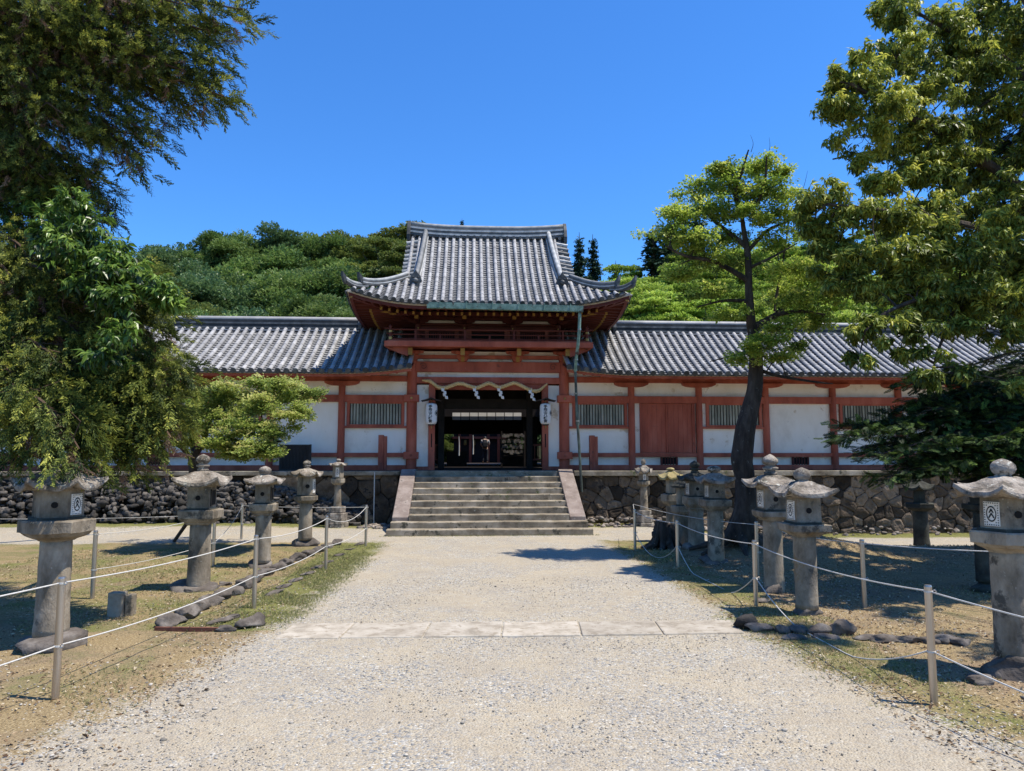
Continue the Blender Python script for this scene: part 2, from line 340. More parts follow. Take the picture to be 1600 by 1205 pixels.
# rock shapes ---------------------------------------------------------------
def rock_shape(seed, sub=2):
    bm = bmesh.new(); bmesh.ops.create_icosphere(bm, subdivisions=sub, radius=1)
    r_ = random.Random(seed); pl = [(Vector((r_.gauss(0, 1), r_.gauss(0, 1), r_.gauss(0, 1))).normalized(), r_.uniform(.50, .84)) for _ in range(13)]
    for v in bm.verts:
        for n_, d in pl:
            e = v.co.dot(n_)-d
            if e > 0: v.co -= n_*e*.97
        v.co += noise.noise_vector(v.co*1.7+Vector((seed*7.1, 0, 0)))*.13+noise.noise_vector(v.co*5.3+Vector((seed*3.1, 0, 0)))*(.11 if sub > 2 else .02)
    V = np.array([v.co[:] for v in bm.verts]); Fc = np.array([[v.index for v in f.verts] for f in bm.faces]); bm.free()
    return V, Fc
ROCKS = []
for _i in range(7):
    _V, _T = rock_shape(_i, 2); _n = np.array([noise.noise_vector(Vector(v)*2.6+Vector((_i*5., 1, 2)))[:] for v in _V]); ROCKS.append((_V+_n*.22, _T))
PEB = [rock_shape(20+i, 1) for i in range(4)]
def rotm(n):
    q = rng.normal(size=(n, 4)); q /= np.linalg.norm(q, axis=1)[:, None]; a, b, c, d = q.T
    return np.stack([np.stack([1-2*(c*c+d*d), 2*(b*c-a*d), 2*(b*d+a*c)], -1), np.stack([2*(b*c+a*d), 1-2*(b*b+d*d), 2*(c*d-a*b)], -1),
                     np.stack([2*(b*d-a*c), 2*(c*d+a*b), 1-2*(b*b+c*c)], -1)], 1)
def scatter(name, shapes, P, Sz, mt, parent=None, yawonly=False):
    P = np.asarray(P, float); n = len(P); Sz = np.asarray(Sz, float); allV = []; allF = []; rn = []; off = 0
    idx = rng.integers(0, len(shapes), n); R_ = rotm(n)
    for k, (V, Fc) in enumerate(shapes):
        w_ = np.where(idx == k)[0]
        if not len(w_): continue
        X = np.einsum('nij,vj->nvi', R_[w_], V)*Sz[w_][:, None, :]+P[w_][:, None, :]
        allV.append(X.reshape(-1, 3)); f = Fc[None]+(np.arange(len(w_))*len(V))[:, None, None]+off
        allF.append(f.reshape(-1, 3)); off += len(w_)*len(V); rn.append(np.repeat(rng.random(len(w_)), len(Fc)))
    return npmesh(name, np.concatenate(allV), np.concatenate(allF), mt, parent, np.concatenate(rn))

# foliage -------------------------------------------------------------------
def leaf(L=1, W=.3, droop=.15, o=(0, 0, 0), az=0, el=0, fold=.06):
    V = np.array([(0, 0, 0), (.45*L, W/2, fold*L), (L, 0, -droop*L), (.45*L, -W/2, fold*L), (.5*L, 0, 0)])
    ca, sa, ce, se = math.cos(az), math.sin(az), math.cos(el), math.sin(el)
    V = V @ np.array([[ce, 0, se], [0, 1, 0], [-se, 0, ce]]); V = V @ np.array([[ca, sa, 0], [-sa, ca, 0], [0, 0, 1]])
    return V+np.array(o), np.array([(0, 4, 2, 1), (0, 3, 2, 4)])
def merge(parts):
    Vs = []; Fs = []; o = 0
    for V, Fc in parts: Vs.append(V); Fs.append(Fc+o); o += len(V)
    return np.concatenate(Vs), np.concatenate(Fs)
def blade(a, b, w_, n=(0, 0, 1)):
    a = np.array(a, float); b = np.array(b, float); d = b-a; s_ = np.cross(d, n); s_ = s_/(np.linalg.norm(s_)+1e-9)*w_/2
    m_ = a+d*.45
    return np.array([a, m_+s_, b, m_-s_]), np.array([(0, 1, 2, 3)])
_r = random.Random(3)
T_CLUST = [merge([leaf(_r.uniform(.6, 1.15), _r.uniform(.24, .34), .22, (_r.uniform(-.25, .35), _r.uniform(-.2, .2), _r.uniform(-.15, .1)), a+_r.uniform(-.4, .4), -_r.uniform(.0, 1.15)) for a in np.linspace(-2.6, 2.6, 8)]) for _ in range(6)]
T_GLOSS = [merge([leaf(_r.uniform(.6, 1.15), _r.uniform(.26, .36), .3, (i*.2, 0, -.03*i), s_*_r.uniform(.4, 1.3), -_r.uniform(.0, 1.0)) for i in range(5) for s_ in (-1, 1)]) for _ in range(4)]
T_MAPLE = [merge([leaf(_r.uniform(.3, .5), _r.uniform(.22, .34), .1, (_r.uniform(-.8, .8), _r.uniform(-.8, .8), _r.uniform(-.14, .14)), _r.uniform(-3, 3), _r.uniform(-.5, .25)) for i in range(16)]) for _ in range(4)]
def cedar_t(r_, droop=.35):
    P_ = []
    for i in range(22):
        t = .05+i/23; x = t; z = -droop*t*t*.5; roll = r_.uniform(0, 2*PI); op = r_.uniform(.5, .95)
        L_ = .40*(1-t*.5)*r_.uniform(.7, 1.2); cr, sr = math.cos(roll)*math.sin(op), math.sin(roll)*math.sin(op); ca = math.cos(op)
        b = (x+ca*L_, cr*L_, z+sr*L_*.8-droop*L_*.4); a = (x, 0, z)
        P_.append(blade(a, b, .05, (0, .3, 1)))
        for q in (.35, .62, .85):
            m_ = tuple(a[k]+(b[k]-a[k])*q for k in range(3)); l2 = L_*.36*r_.uniform(.7, 1.2); e = tuple(m_[k]+v*l2 for k, v in enumerate((.8, r_.uniform(-.7, .7), r_.uniform(-.3, .8))))
            P_.append(blade(m_, e, .046, (r_.uniform(-.5, .5), .5, 1)))
    return merge(P_)
T_CEDAR = [cedar_t(_r) for _ in range(4)]
T_DEAD = [cedar_t(_r, 1.3) for _ in range(2)]
def fir_t(r_):
    P_ = []
    for i in range(9):
        t = .05+i/9
        for s_ in (-1, 1):
            L_ = .5*(1-t*.6)*r_.uniform(.8, 1.1); az = s_*r_.uniform(.75, 1.0); ex, ey = t+math.cos(az)*L_, math.sin(az)*L_
            P_.append(blade((t, 0, 0), (ex, ey, -.04), .08))
            for q in (.25, .5, .75):
                bx, by = t+(ex-t)*q, ey*q
                P_.append(blade((bx, by, 0), (bx+.13, by+s_*.0-.02*s_, .02), .045)); P_.append(blade((bx, by, 0), (bx+.02, by+s_*.13, .02), .045))
    return merge(P_)
T_FIR = [fir_t(_r) for _ in range(3)]
T_FAR = [merge([leaf(_r.uniform(.6, 1.1), _r.uniform(.5, .8), .2, (_r.uniform(-.5, .5), _r.uniform(-.5, .5), _r.uniform(-.3, .3)), _r.uniform(-3, 3), _r.uniform(-.8, .5)) for i in range(5)]) for _ in range(4)]

def foliage(name, tmpl, P, D, size, mt, parent=None, rv=None, rolls=.5, rspread=.18):
    """copies of the templates at P, pointing along D, as one crown mesh"""
    P = np.asarray(P, float); D = np.asarray(D, float); n = len(P)
    X = D/(np.linalg.norm(D, axis=1)[:, None]+1e-9)
    up = np.tile([0, 0, 1.], (n, 1))+rng.normal(size=(n, 3))*rolls
    Y_ = np.cross(up, X); Y_ /= np.linalg.norm(Y_, axis=1)[:, None]+1e-9; Z_ = np.cross(X, Y_)
    size = np.broadcast_to(np.asarray(size, float), (n,))*rng.uniform(.75, 1.25, n)
    if rv is None: rv = rng.random(n)
    idx = rng.integers(0, len(tmpl), n); allV = []; allF = []; rn = []; off = 0
    for k, (V, Fc) in enumerate(tmpl):
        w_ = np.where(idx == k)[0]
        if not len(w_): continue
        B = np.stack([X[w_], Y_[w_], Z_[w_]], 1)*size[w_][:, None, None]
        Q = np.einsum('vj,nji->nvi', V, B)+P[w_][:, None, :]
        allV.append(Q.reshape(-1, 3)); allF.append((Fc[None]+(np.arange(len(w_))*len(V))[:, None, None]+off).reshape(-1, 4)); off += len(w_)*len(V)
        rn.append(np.clip(np.repeat(rv[w_], len(Fc))+rng.normal(size=len(w_)*len(Fc))*rspread, 0, 1))
    return npmesh(name, np.concatenate(allV), np.concatenate(allF), mt, parent, np.concatenate(rn))

def curve(pts, n=6):
    """Catmull-Rom through points"""
    P = [Vector(p) for p in pts]; P = [P[0]*2-P[1]]+P+[P[-1]*2-P[-2]]; out = []
    for i in range(1, len(P)-2):
        for k in range(n):
            t = k/n; a, b, c, d = P[i-1:i+3]
            out.append(.5*((2*b)+(c-a)*t+(2*a-5*b+4*c-d)*t*t+(3*b-a-3*c+d)*t**3))
    out.append(P[-2]); return out

def limb(mb, pts, r0, r1, n=8, wob=.02, seg=6, r=None):
    c = curve(pts, seg); k = len(c)
    c = [p+noise.noise_vector(p*1.5)*wob for p in c]
    mb.tube(c, [r0+(r1-r0)*i/(k-1) for i in range(k)], n)
    return c
def twig(mb, a, b, r, sag=0.1):
    a = Vector(a); b = Vector(b); m_ = (a+b)/2+Vector((random.gauss(0, .05), random.gauss(0, .05), sag*(b-a).length))
    m2 = a.lerp(b, .8)+Vector((random.gauss(0, .03), random.gauss(0, .03), sag*.6*(b-a).length))
    mb.tube([a, m_, m2, b], [r, r*.75, r*.5, r*.25], 4, cap=False)

# ================================================================== GROUND
DECK = 1.36
def axis_(parts): return np.unique(np.concatenate([np.round(np.arange(a, b+1e-6, st), 4) for a, b, st in parts]))
xs = np.concatenate([[-500, -200, -90, -50, -30, -20, -15], axis_([(-12, -9, .5), (-9, 9, .1), (9, 14, .5)]), [17, 22, 30, 50, 90, 200, 500]])
ys = np.concatenate([[-80, -30, -10, -4], axis_([(-1, 1.8, .4), (1.8, 12, .08), (12, 19.4, .15)]), [20.5, 24, 40, 80, 200, 700]])
XX, YY = np.meshgrid(xs, ys); ZZ = gz(XX, YY)
XL = np.interp(YY, [-4, 2, 3.5, 4.5, 5.6, 7, 8, 11.6, 14, 16], [-6, -4.2, -3.6, -3.15, -2.85, -2.6, -2.45, -2.25, -2.15, -2.2])
XR = np.interp(YY, [-4, 2, 3, 4, 5, 7, 8.4, 11.6, 14], [6, 4.2, 3.4, 2.9, 2.55, 2.25, 2.35, 2.35, 2.25])
dd = np.minimum(XX-XL, XR-XX)
d2 = np.minimum(YY-15.3, 18.15-YY); d2 = np.where(np.abs(XX) > 1.9, d2, np.maximum(d2, dd))
grav = np.clip(.5+np.maximum(np.minimum(dd, 16.4-YY), d2)/1.0, 0, 1)
nzv = np.array([noise.noise((x*.9, y*.9, 0)) + .5*noise.noise((x*3, y*3, 4)) for x, y in zip(XX.ravel(), YY.ravel())]).reshape(XX.shape)
ZZ = ZZ+nzv*np.where(np.abs(XX) > 2.4, .022, .007)*np.where((YY > 19) | (YY < -5), 0, 1)
grassy = np.where(XX < 0, .49, .38)
grassy = np.where((XX < -2.1) & (XX > -3.1) & (YY > 7.6), .80, grassy)
grassy = np.where((XX < 0) & (YY < 7.6), .42, grassy)
grassy = np.where((XX > 0) & (XX < 3.2), .52, grassy)
grassy = np.where(YY > 17.8, .66, grassy)
nx = len(xs); ny = len(ys); Vg = np.stack([XX, YY, ZZ], -1).reshape(-1, 3)
i0 = (np.arange(ny-1)[:, None]*nx+np.arange(nx-1)[None]).ravel(); Fg = np.stack([i0, i0+1, i0+nx+1, i0+nx], -1)
isg = grav.ravel()[Fg].mean(1) > .5
def sub(V, Fc, A):
    u, inv = np.unique(Fc, return_inverse=True); return V[u], inv.reshape(Fc.shape), {k: a.ravel()[u] for k, a in A.items()}
for nm, sel in (('ground', ~isg), ('gravel_path', isg)):
    v_, f_, a_ = sub(Vg, Fg[sel], {'grav': grav, 'grassy': grassy})
    o = npmesh(nm, v_, f_, M['ground'], smooth=True, attrs=a_); o['kind'] = 'structure'
def gravat(x, y):
    dl = x-np.interp(y, [-4, 2, 3.5, 4.5, 5.6, 7, 8, 11.6, 14, 16], [-6, -4.2, -3.6, -3.15, -2.85, -2.6, -2.45, -2.25, -2.15, -2.2])
    dr = np.interp(y, [-4, 2, 3, 4, 5, 7, 8.4, 11.6, 14], [6, 4.2, 3.4, 2.9, 2.55, 2.25, 2.35, 2.35, 2.25])-x
    return np.clip(.5+np.minimum(dl, dr)/1.0, 0, 1)

# loose stones lying on the path and its edges
n = 70000; py_ = 2.2+(rng.random(n)**1.5)*8.5; px_ = rng.uniform(-4.6, 4.6, n)
keep = (rng.random(n) < (.26+.74*gravat(px_, py_))); px_, py_ = px_[keep], py_[keep]
dens = np.array([noise.noise((x*.7, y*.7, 9)) for x, y in zip(px_, py_)]); keep = rng.random(len(px_)) < np.clip(.55+dens*1.3, .08, 1)
px_, py_ = px_[keep], py_[keep]; sz = rng.gamma(2.6, .0014, len(px_))+.0024
sz = np.where(np.abs(px_) > 2.2, sz*1.35, sz)
o = scatter('gravel', PEB, np.stack([px_, py_, gz(px_, py_)+sz*.25], 1), np.stack([sz, sz*rng.uniform(.7, 1.2, len(sz)), sz*.6], 1), M['gravwhite']); o['kind'] = 'stuff'
# grass blades and moss tufts on the verges
def verge(n, x0, x1, y0, y1, thr, f=.9):
    X = rng.uniform(x0, x1, n); Y = y0+(y1-y0)*rng.random(n)**1.3
    v = np.array([noise.noise((x*f, y*f, 2.2)) for x, y in zip(X, Y)])
    e = np.minimum(np.minimum(X-x0, x1-X)/.5, np.minimum(Y-y0, y1-Y)/1.6); k = (v > thr) & (gravat(X, Y) < .55+rng.random(n)*.25) & (rng.random(n) < e); return X[k], Y[k]
g = [verge(26000, -3.3, -1.9, 7.4, 15, -.35), verge(26000, -8, -2.6, 3.6, 14.5, -.02), verge(14000, 2.1, 3.4, 4.2, 14, -.05), verge(9000, 2.6, 7, 3, 12, .12), verge(7000, -12, 12, 18.2, 19.1, -.3)]
g.append((rng.uniform(-2.4, 2.4, 700), 16.31-rng.random(700)**2*.12))
gx = np.concatenate([a[0] for a in g]); gy = np.concatenate([a[1] for a in g])
T_GR = [merge([blade((0, 0, 0), (1, _r.uniform(-.5, .5), _r.uniform(-.4, .4)), .13, (0, 1, 0)), blade((0, .1, 0), (.8, _r.uniform(-.6, .6), .4), .12, (0, 0, 1)), blade((0, -.1, 0), (.7, _r.uniform(-.6, .6), -.4), .12, (0, 1, 1))]) for _ in range(3)]
D = np.stack([rng.normal(size=len(gx))*.5, rng.normal(size=len(gx))*.5, np.full(len(gx), 1.)], 1)
o = foliage('grass', T_GR, np.stack([gx, gy, gz(gx, gy)], 1), D, .030, M['grass'], rolls=2); o['kind'] = 'stuff'
# dry leaves on the earth
n = 42000; lx = np.concatenate([rng.uniform(-8, -2.4, n//3), rng.uniform(2.3, 9, n-n//3)]); ly = 3.3+rng.random(n)**1.2*11
D = np.stack([rng.normal(size=n), rng.normal(size=n), rng.normal(size=n)*.25], 1)
T_LF = [leaf(1, .42, .1), leaf(.8, .3, .25, fold=.12)]
o = foliage('fallen_leaves', T_LF, np.stack([lx, ly, gz(lx, ly)+.006], 1), D, .040, M['litter'], rolls=.5); o['kind'] = 'stuff'

# pale stone threshold across the path
edges = [425, 530, 660, 783, 909, 1037, 1165]
names = ['leftmost pale slab of the stone band across the path, half buried in gravel', 'second pale slab from the left in the stone band across the path',
         'third pale slab from the left in the stone band across the path', 'pale slab just right of the middle of the stone band across the path',
         'second pale slab from the right in the stone band across the path', 'rightmost pale slab of the stone band, ending by the rounded rock']
for k in range(6):
    a = at(edges[k], 995, 7.2).x; b = at(edges[k+1], 995, 7.2).x
    m = MB(); g_ = .006; yy0, yy1 = 7.22-.02*k/6, 7.86-.02*k
    m.loops([[(a+g_, yy0, z), (b-g_, yy0, z), (b-g_+.05, yy1, z), (a+g_+.05, yy1, z)] for z in (-.1, .014+random.uniform(-.003, .003))])
    tag(m.build('paving_slab', M['slab'], bev=.012), names[k], 'paving slab', 'slabs of the stone band across the path')

# ================================================================== TERRACE, STEPS, RETAINING WALLS
m = MB(); m.box(-45, 45, 19.32, 66, -.5, 1.345); o = m.build('terrace', M['mortar']); o['kind'] = 'structure'
steps = thing('stone_steps', 'broad worn stone staircase leading up to the shrine gate', 'staircase', (0, 16.35, 0))
def step(x0, x1, y0, y1, z0, z1):
    m = MB(); n_ = 30; rings = []
    for i in range(n_+1):
        x = x0+(x1-x0)*i/n_; j = noise.noise((x*1.3, y0*3, 1))*.012; j2 = noise.noise((x*1.1, y0*5, 7))*.010; c = .012+.010*abs(noise.noise((x*4, y0, 3)))
        rings.append([(x, y0+j, z0), (x, y0+j, z1-c+j2), (x, y0+j+c, z1+j2), (x, y1, z1+j2*.4), (x, y1, z0)])
    m.loops(rings); return m.build('step', M['stone'], steps)
RISE, RUN = .136, .3165
for i in range(10):
    y0 = 16.35+RUN*i; z1 = RISE*(i+1)
    hw = (2.27, 2.21)[i] if i < 2 else 1.83+.002*(i % 2)
    step(-hw, hw, y0, y0+RUN+(.03 if i < 9 else .3), z1-RISE-.06 if i else -.15, z1)
for s_ in (-1, 1):
    m = MB(); a, b = (1.84, 2.21)
    prof = [(17.0, .20), (17.0, .36), (17.05, .385), (19.15, 1.40), (19.3, 1.40), (19.3, .2)]
    m.prism([(y, z) for y, z in prof], 'x', s_*a, s_*b) if s_ > 0 else m.prism(prof, 'x', -b, -a)
    m.build('cheek_stone', M['cheek'], steps, bev=.018)

def clip(poly, p, n_):
    out = []; k = len(poly)
    for i in range(k):
        a, b = poly[i], poly[(i+1) % k]; da = (a[0]-p[0])*n_[0]+(a[1]-p[1])*n_[1]; db = (b[0]-p[0])*n_[0]+(b[1]-p[1])*n_[1]
        if da <= 0: out.append(a)
        if da*db < 0:
            t = da/(da-db); out.append((a[0]+(b[0]-a[0])*t, a[1]+(b[1]-a[1])*t))
    return out
def stonewall(x0, x1, z0, z1, Yf, px, pz, mb, seed, protr=.07):
    r_ = random.Random(seed); pts = []
    nx_ = int((x1-x0)/px); nz_ = max(2, round((z1-z0)/pz))
    for i in range(-1, nx_+2):
        for j in range(-1, nz_+1):
            pts.append((x0+(i+.5*(j % 2)+r_.uniform(-.42, .42))*(x1-x0)/nx_, z0+(j+.5+r_.uniform(-.38, .38))*(z1-z0)/nz_))
    for p in pts:
        poly = [(x0, z0), (x1, z0), (x1, z1), (x0, z1)]
        for q in pts:
            if q is p or abs(q[0]-p[0]) > px*3 or abs(q[1]-p[1]) > pz*3: continue
            n_ = (q[0]-p[0], q[1]-p[1]); L_ = math.hypot(*n_)
            if L_ < 1e-6: continue
            n_ = (n_[0]/L_, n_[1]/L_); g_ = r_.uniform(.001, .007); mid = ((p[0]+q[0])/2-n_[0]*g_, (p[1]+q[1])/2-n_[1]*g_)
            poly = clip(poly, mid, n_)
            if len(poly) < 3: break
        if len(poly) < 3: continue
        c = (sum(a[0] for a in poly)/len(poly), sum(a[1] for a in poly)/len(poly))
        # subdivide and soften the outline
        P2 = []
        for i in range(len(poly)):
            a, b = poly[i], poly[(i+1) % len(poly)]
            P2 += [(a[0]*.88+b[0]*.12, a[1]*.88+b[1]*.12), ((a[0]+b[0])/2, (a[1]+b[1])/2), (a[0]*.12+b[0]*.88, a[1]*.12+b[1]*.88)]
        d = r_.uniform(.25, 1)*protr; tx, tz = r_.uniform(-.12, .12), r_.uniform(-.12, .12)
        def ring(f, dep, nn):
            return [(c[0]+(u-c[0])*f, Yf-dep-(u-c[0])*tx-(v-c[1])*tz+noise.noise((u*6, v*6, nn))*.012, c[1]+(v-c[1])*f) for u, v in P2]
        rr = [[(u, Yf+.12, v) for u, v in P2], ring(1., d*.35, 1), ring(.93, d*.85, 2), ring(.7, d*1.05+.008, 3), ring(.25, d*1.15, 4)]
        mb.loops(rr)
sw = thing('retaining_wall', 'brown polygonal stone retaining wall under the corridor right of the steps', 'stone wall', (10, 19.2, 0))
mb = MB(); stonewall(2.3, 21, -.45, 1.22, 19.22, .36, .28, mb, 5, .028); mb.build('stonework', M['wallst'], sw, smooth=False)
mb = MB(); mb.box(2.25, 21, 19.1, 19.6, 1.225, DECK); mb.build('coping', M['stone'], sw, bev=.015)
sw = thing('retaining_wall', 'dark stone retaining wall under the corridor left of the steps', 'stone wall', (-10, 19.2, 0))
mb = MB(); stonewall(-21, -2.3, -.1, 1.24, 19.26, .62, .45, mb, 9, .04); mb.build('stonework', M['wallst'], sw)
mb = MB(); mb.box(-21, -2.25, 19.12, 19.6, 1.245, DECK); mb.build('coping', M['stone'], sw, bev=.015)
# piled volcanic rocks against the left wall, rubble at the foot of the right one
n = 2000; X = rng.uniform(-20, -3.2, n); t = rng.random(n)**.8; hmax = np.interp(X, [-20, -6, -4.5, -3], [1.08, 1.02, .75, .3])
Z = t*hmax; Yp = 19.2-.52*(1-t)*rng.uniform(.6, 1.1, n)
Sz = np.stack([rng.uniform(.07, .24, n), rng.uniform(.10, .2, n), rng.uniform(.06, .17, n)], 1)*.68
o = scatter('rock_pile', ROCKS, np.stack([X, Yp, Z+.05], 1), Sz, M['rock']); o['kind'] = 'stuff'
n = 300; X = np.concatenate([rng.uniform(2.4, 4.6, 110), rng.uniform(4.6, 20, 190)]); Yp = 19.12-rng.random(n)**1.5*np.where(X < 4.6, 1.1, .45)
Z = gz(X, Yp)+rng.random(n)*.18*(Yp > 18.8); q = rng.uniform(.025, .085, n)
o = scatter('rubble', ROCKS, np.stack([X, Yp, Z+.02], 1), np.stack([q*1.3, q, q*.8], 1), M['rock2']); o['kind'] = 'stuff'
n = 60; X = rng.uniform(-3.1, -2.35, n); Yp = 19-rng.random(n)*1.0; q = rng.uniform(.03, .08, n)
o = scatter('rubble', ROCKS, np.stack([X, Yp, gz(X, Yp)+.02], 1), np.stack([q*1.3, q, q*.8], 1), M['rock2']); o['kind'] = 'stuff'

# ================================================================== TILED ROOFS
def tile_row(capmb, panmb, endmb, Mf, u, pitch, d0, d1, tl=.27, rc=.058, end=True, pan=True, pstep=.125, lift=.025):
    """one row of round cap tiles at coordinate u and the pans to its right, between depths d0..d1 of the slope map Mf(u,d)"""
    def frame(d, uu=u):
        p = Mf(uu, d); T = (Mf(uu, d+.02)-p).normalized(); Uu = (Mf(uu+.02, d)-p).normalized(); N_ = Uu.cross(T)
        if N_.z < 0: N_ = -N_
        return p, T, Uu, N_
    k = max(1, round((d1-d0)/tl)); first = True
    for i in range(k):
        a = d0+(d1-d0)*i/k; b = d0+(d1-d0)*(i+1)/k; rings = []
        for dd_, r_, h in ((a-(.012 if i else .03), rc*1.02, lift+.006), (a+.02, rc*1.02, lift+.006), (b, rc*.96, lift+.001)):
            p, T, Uu, N_ = frame(dd_)
            rings.append([p+N_*h+Uu*(math.cos(t)*r_)+N_*(math.sin(t)*r_) for t in [PI*j/6 for j in range(7)]])
        vs = [v for q in rings for v in q]; fs = [(i_*7+j, i_*7+j+1, (i_+1)*7+j+1, (i_+1)*7+j) for i_ in range(2) for j in range(6)]+[tuple(range(7))]
        capmb.add(vs, fs)
    if end:
        p, T, Uu, N_ = frame(d0-.035); c = p+N_*lift
        vs = []
        for dd_, r_ in ((0, rc*1.28), (.03, rc*1.28)):
            vs += [c+T*dd_+Uu*(math.cos(t)*r_)+N_*(math.sin(t)*r_) for t in [2*PI*j/12 for j in range(12)]]
        vs += [c-T*.006+Uu*(math.cos(t)*rc*.85)+N_*(math.sin(t)*rc*.85) for t in [2*PI*j/12 for j in range(12)]]
        endmb.add(vs, [tuple(range(24, 36)), ]+[(24+j, j, (j+1) % 12, 24+(j+1) % 12) for j in range(12)]+[(j, 12+j, 12+(j+1) % 12, (j+1) % 12) for j in range(12)])
        rg = []
        for s_, dip in ((0, 0), (.25, -.008), (.5, -.020), (.75, -.008), (1, 0)):
            q = Mf(u+s_*pitch, d0-.028)+N_*(dip+.022); rg.append([q-N_*.045-T*.012, q-N_*.045, q, q-T*.012])
        endmb.loops(rg)
    if pan:
        k = max(1, round((d1-d0)/pstep)); prev = None
        for i in range(k):
            a = d0-.02+(d1-d0)*i/k; b = d0-.02+(d1-d0)*(i+1)/k; ring = []
            for dd_, h in ((a, .020), (a, -.006) if 0 else (a, .020), (b+.004, -.002)):
                ring.append([])
                for s_, dip in ((0, .0), (.2, -.006), (.5, -.022), (.8, -.006), (1, 0)):
                    p = Mf(u+s_*pitch, dd_); ring[-1].append((p, h+dip))
            p, T, Uu, N_ = frame((a+b)/2, u+pitch/2)
            f_ = [q[0]+N_*(q[1]+.004) for q in ring[0]]; bk = [q[0]+N_*q[1] for q in ring[2]]; lo_ = [q[0]+N_*(q[1]-.022) for q in ring[0]]
            vs = lo_+f_+bk
            panmb.add(vs, [(r_*5+j, r_*5+j+1, (r_+1)*5+j+1, (r_+1)*5+j) for r_ in range(2) for j in range(4)])

def ridge_line(mb, capmb, pts, w0, h, layers=4, capr=.075, n=8):
    """stacked ridge tiles following pts (bottom line): alternating courses and a round cap"""
    P_ = [Vector(p) for p in pts]
    for L_ in range(layers):
        z0 = h*L_/layers; z1 = h*(L_+1)/layers-.012; ww = w0*(1-.07*L_)*(1.0 if L_ % 2 else .86)
        rings = []
        for i, p in enumerate(P_):
            d = (P_[min(i+1, len(P_)-1)]-P_[max(i-1, 0)]); d.z = 0; s_ = Vector((-d.y, d.x, 0)).normalized()*ww/2
            rings.append([p-s_+Vector((0, 0, z0)), p+s_+Vector((0, 0, z0)), p+s_+Vector((0, 0, z1)), p-s_+Vector((0, 0, z1))])
        mb.loops(rings, r=(.95 if L_ % 2 else .05))
    core = []
    for i, p in enumerate(P_):
        d = (P_[min(i+1, len(P_)-1)]-P_[max(i-1, 0)]); d.z = 0; s_ = Vector((-d.y, d.x, 0)).normalized()*w0*.3
        core.append([p-s_+Vector((0, 0, -.02)), p+s_+Vector((0, 0, -.02)), p+s_+Vector((0, 0, h-.004)), p-s_+Vector((0, 0, h-.004))])
    mb.loops(core, r=0.)
    capmb.tube([p+Vector((0, 0, h+capr*.25)) for p in P_], capr, n)

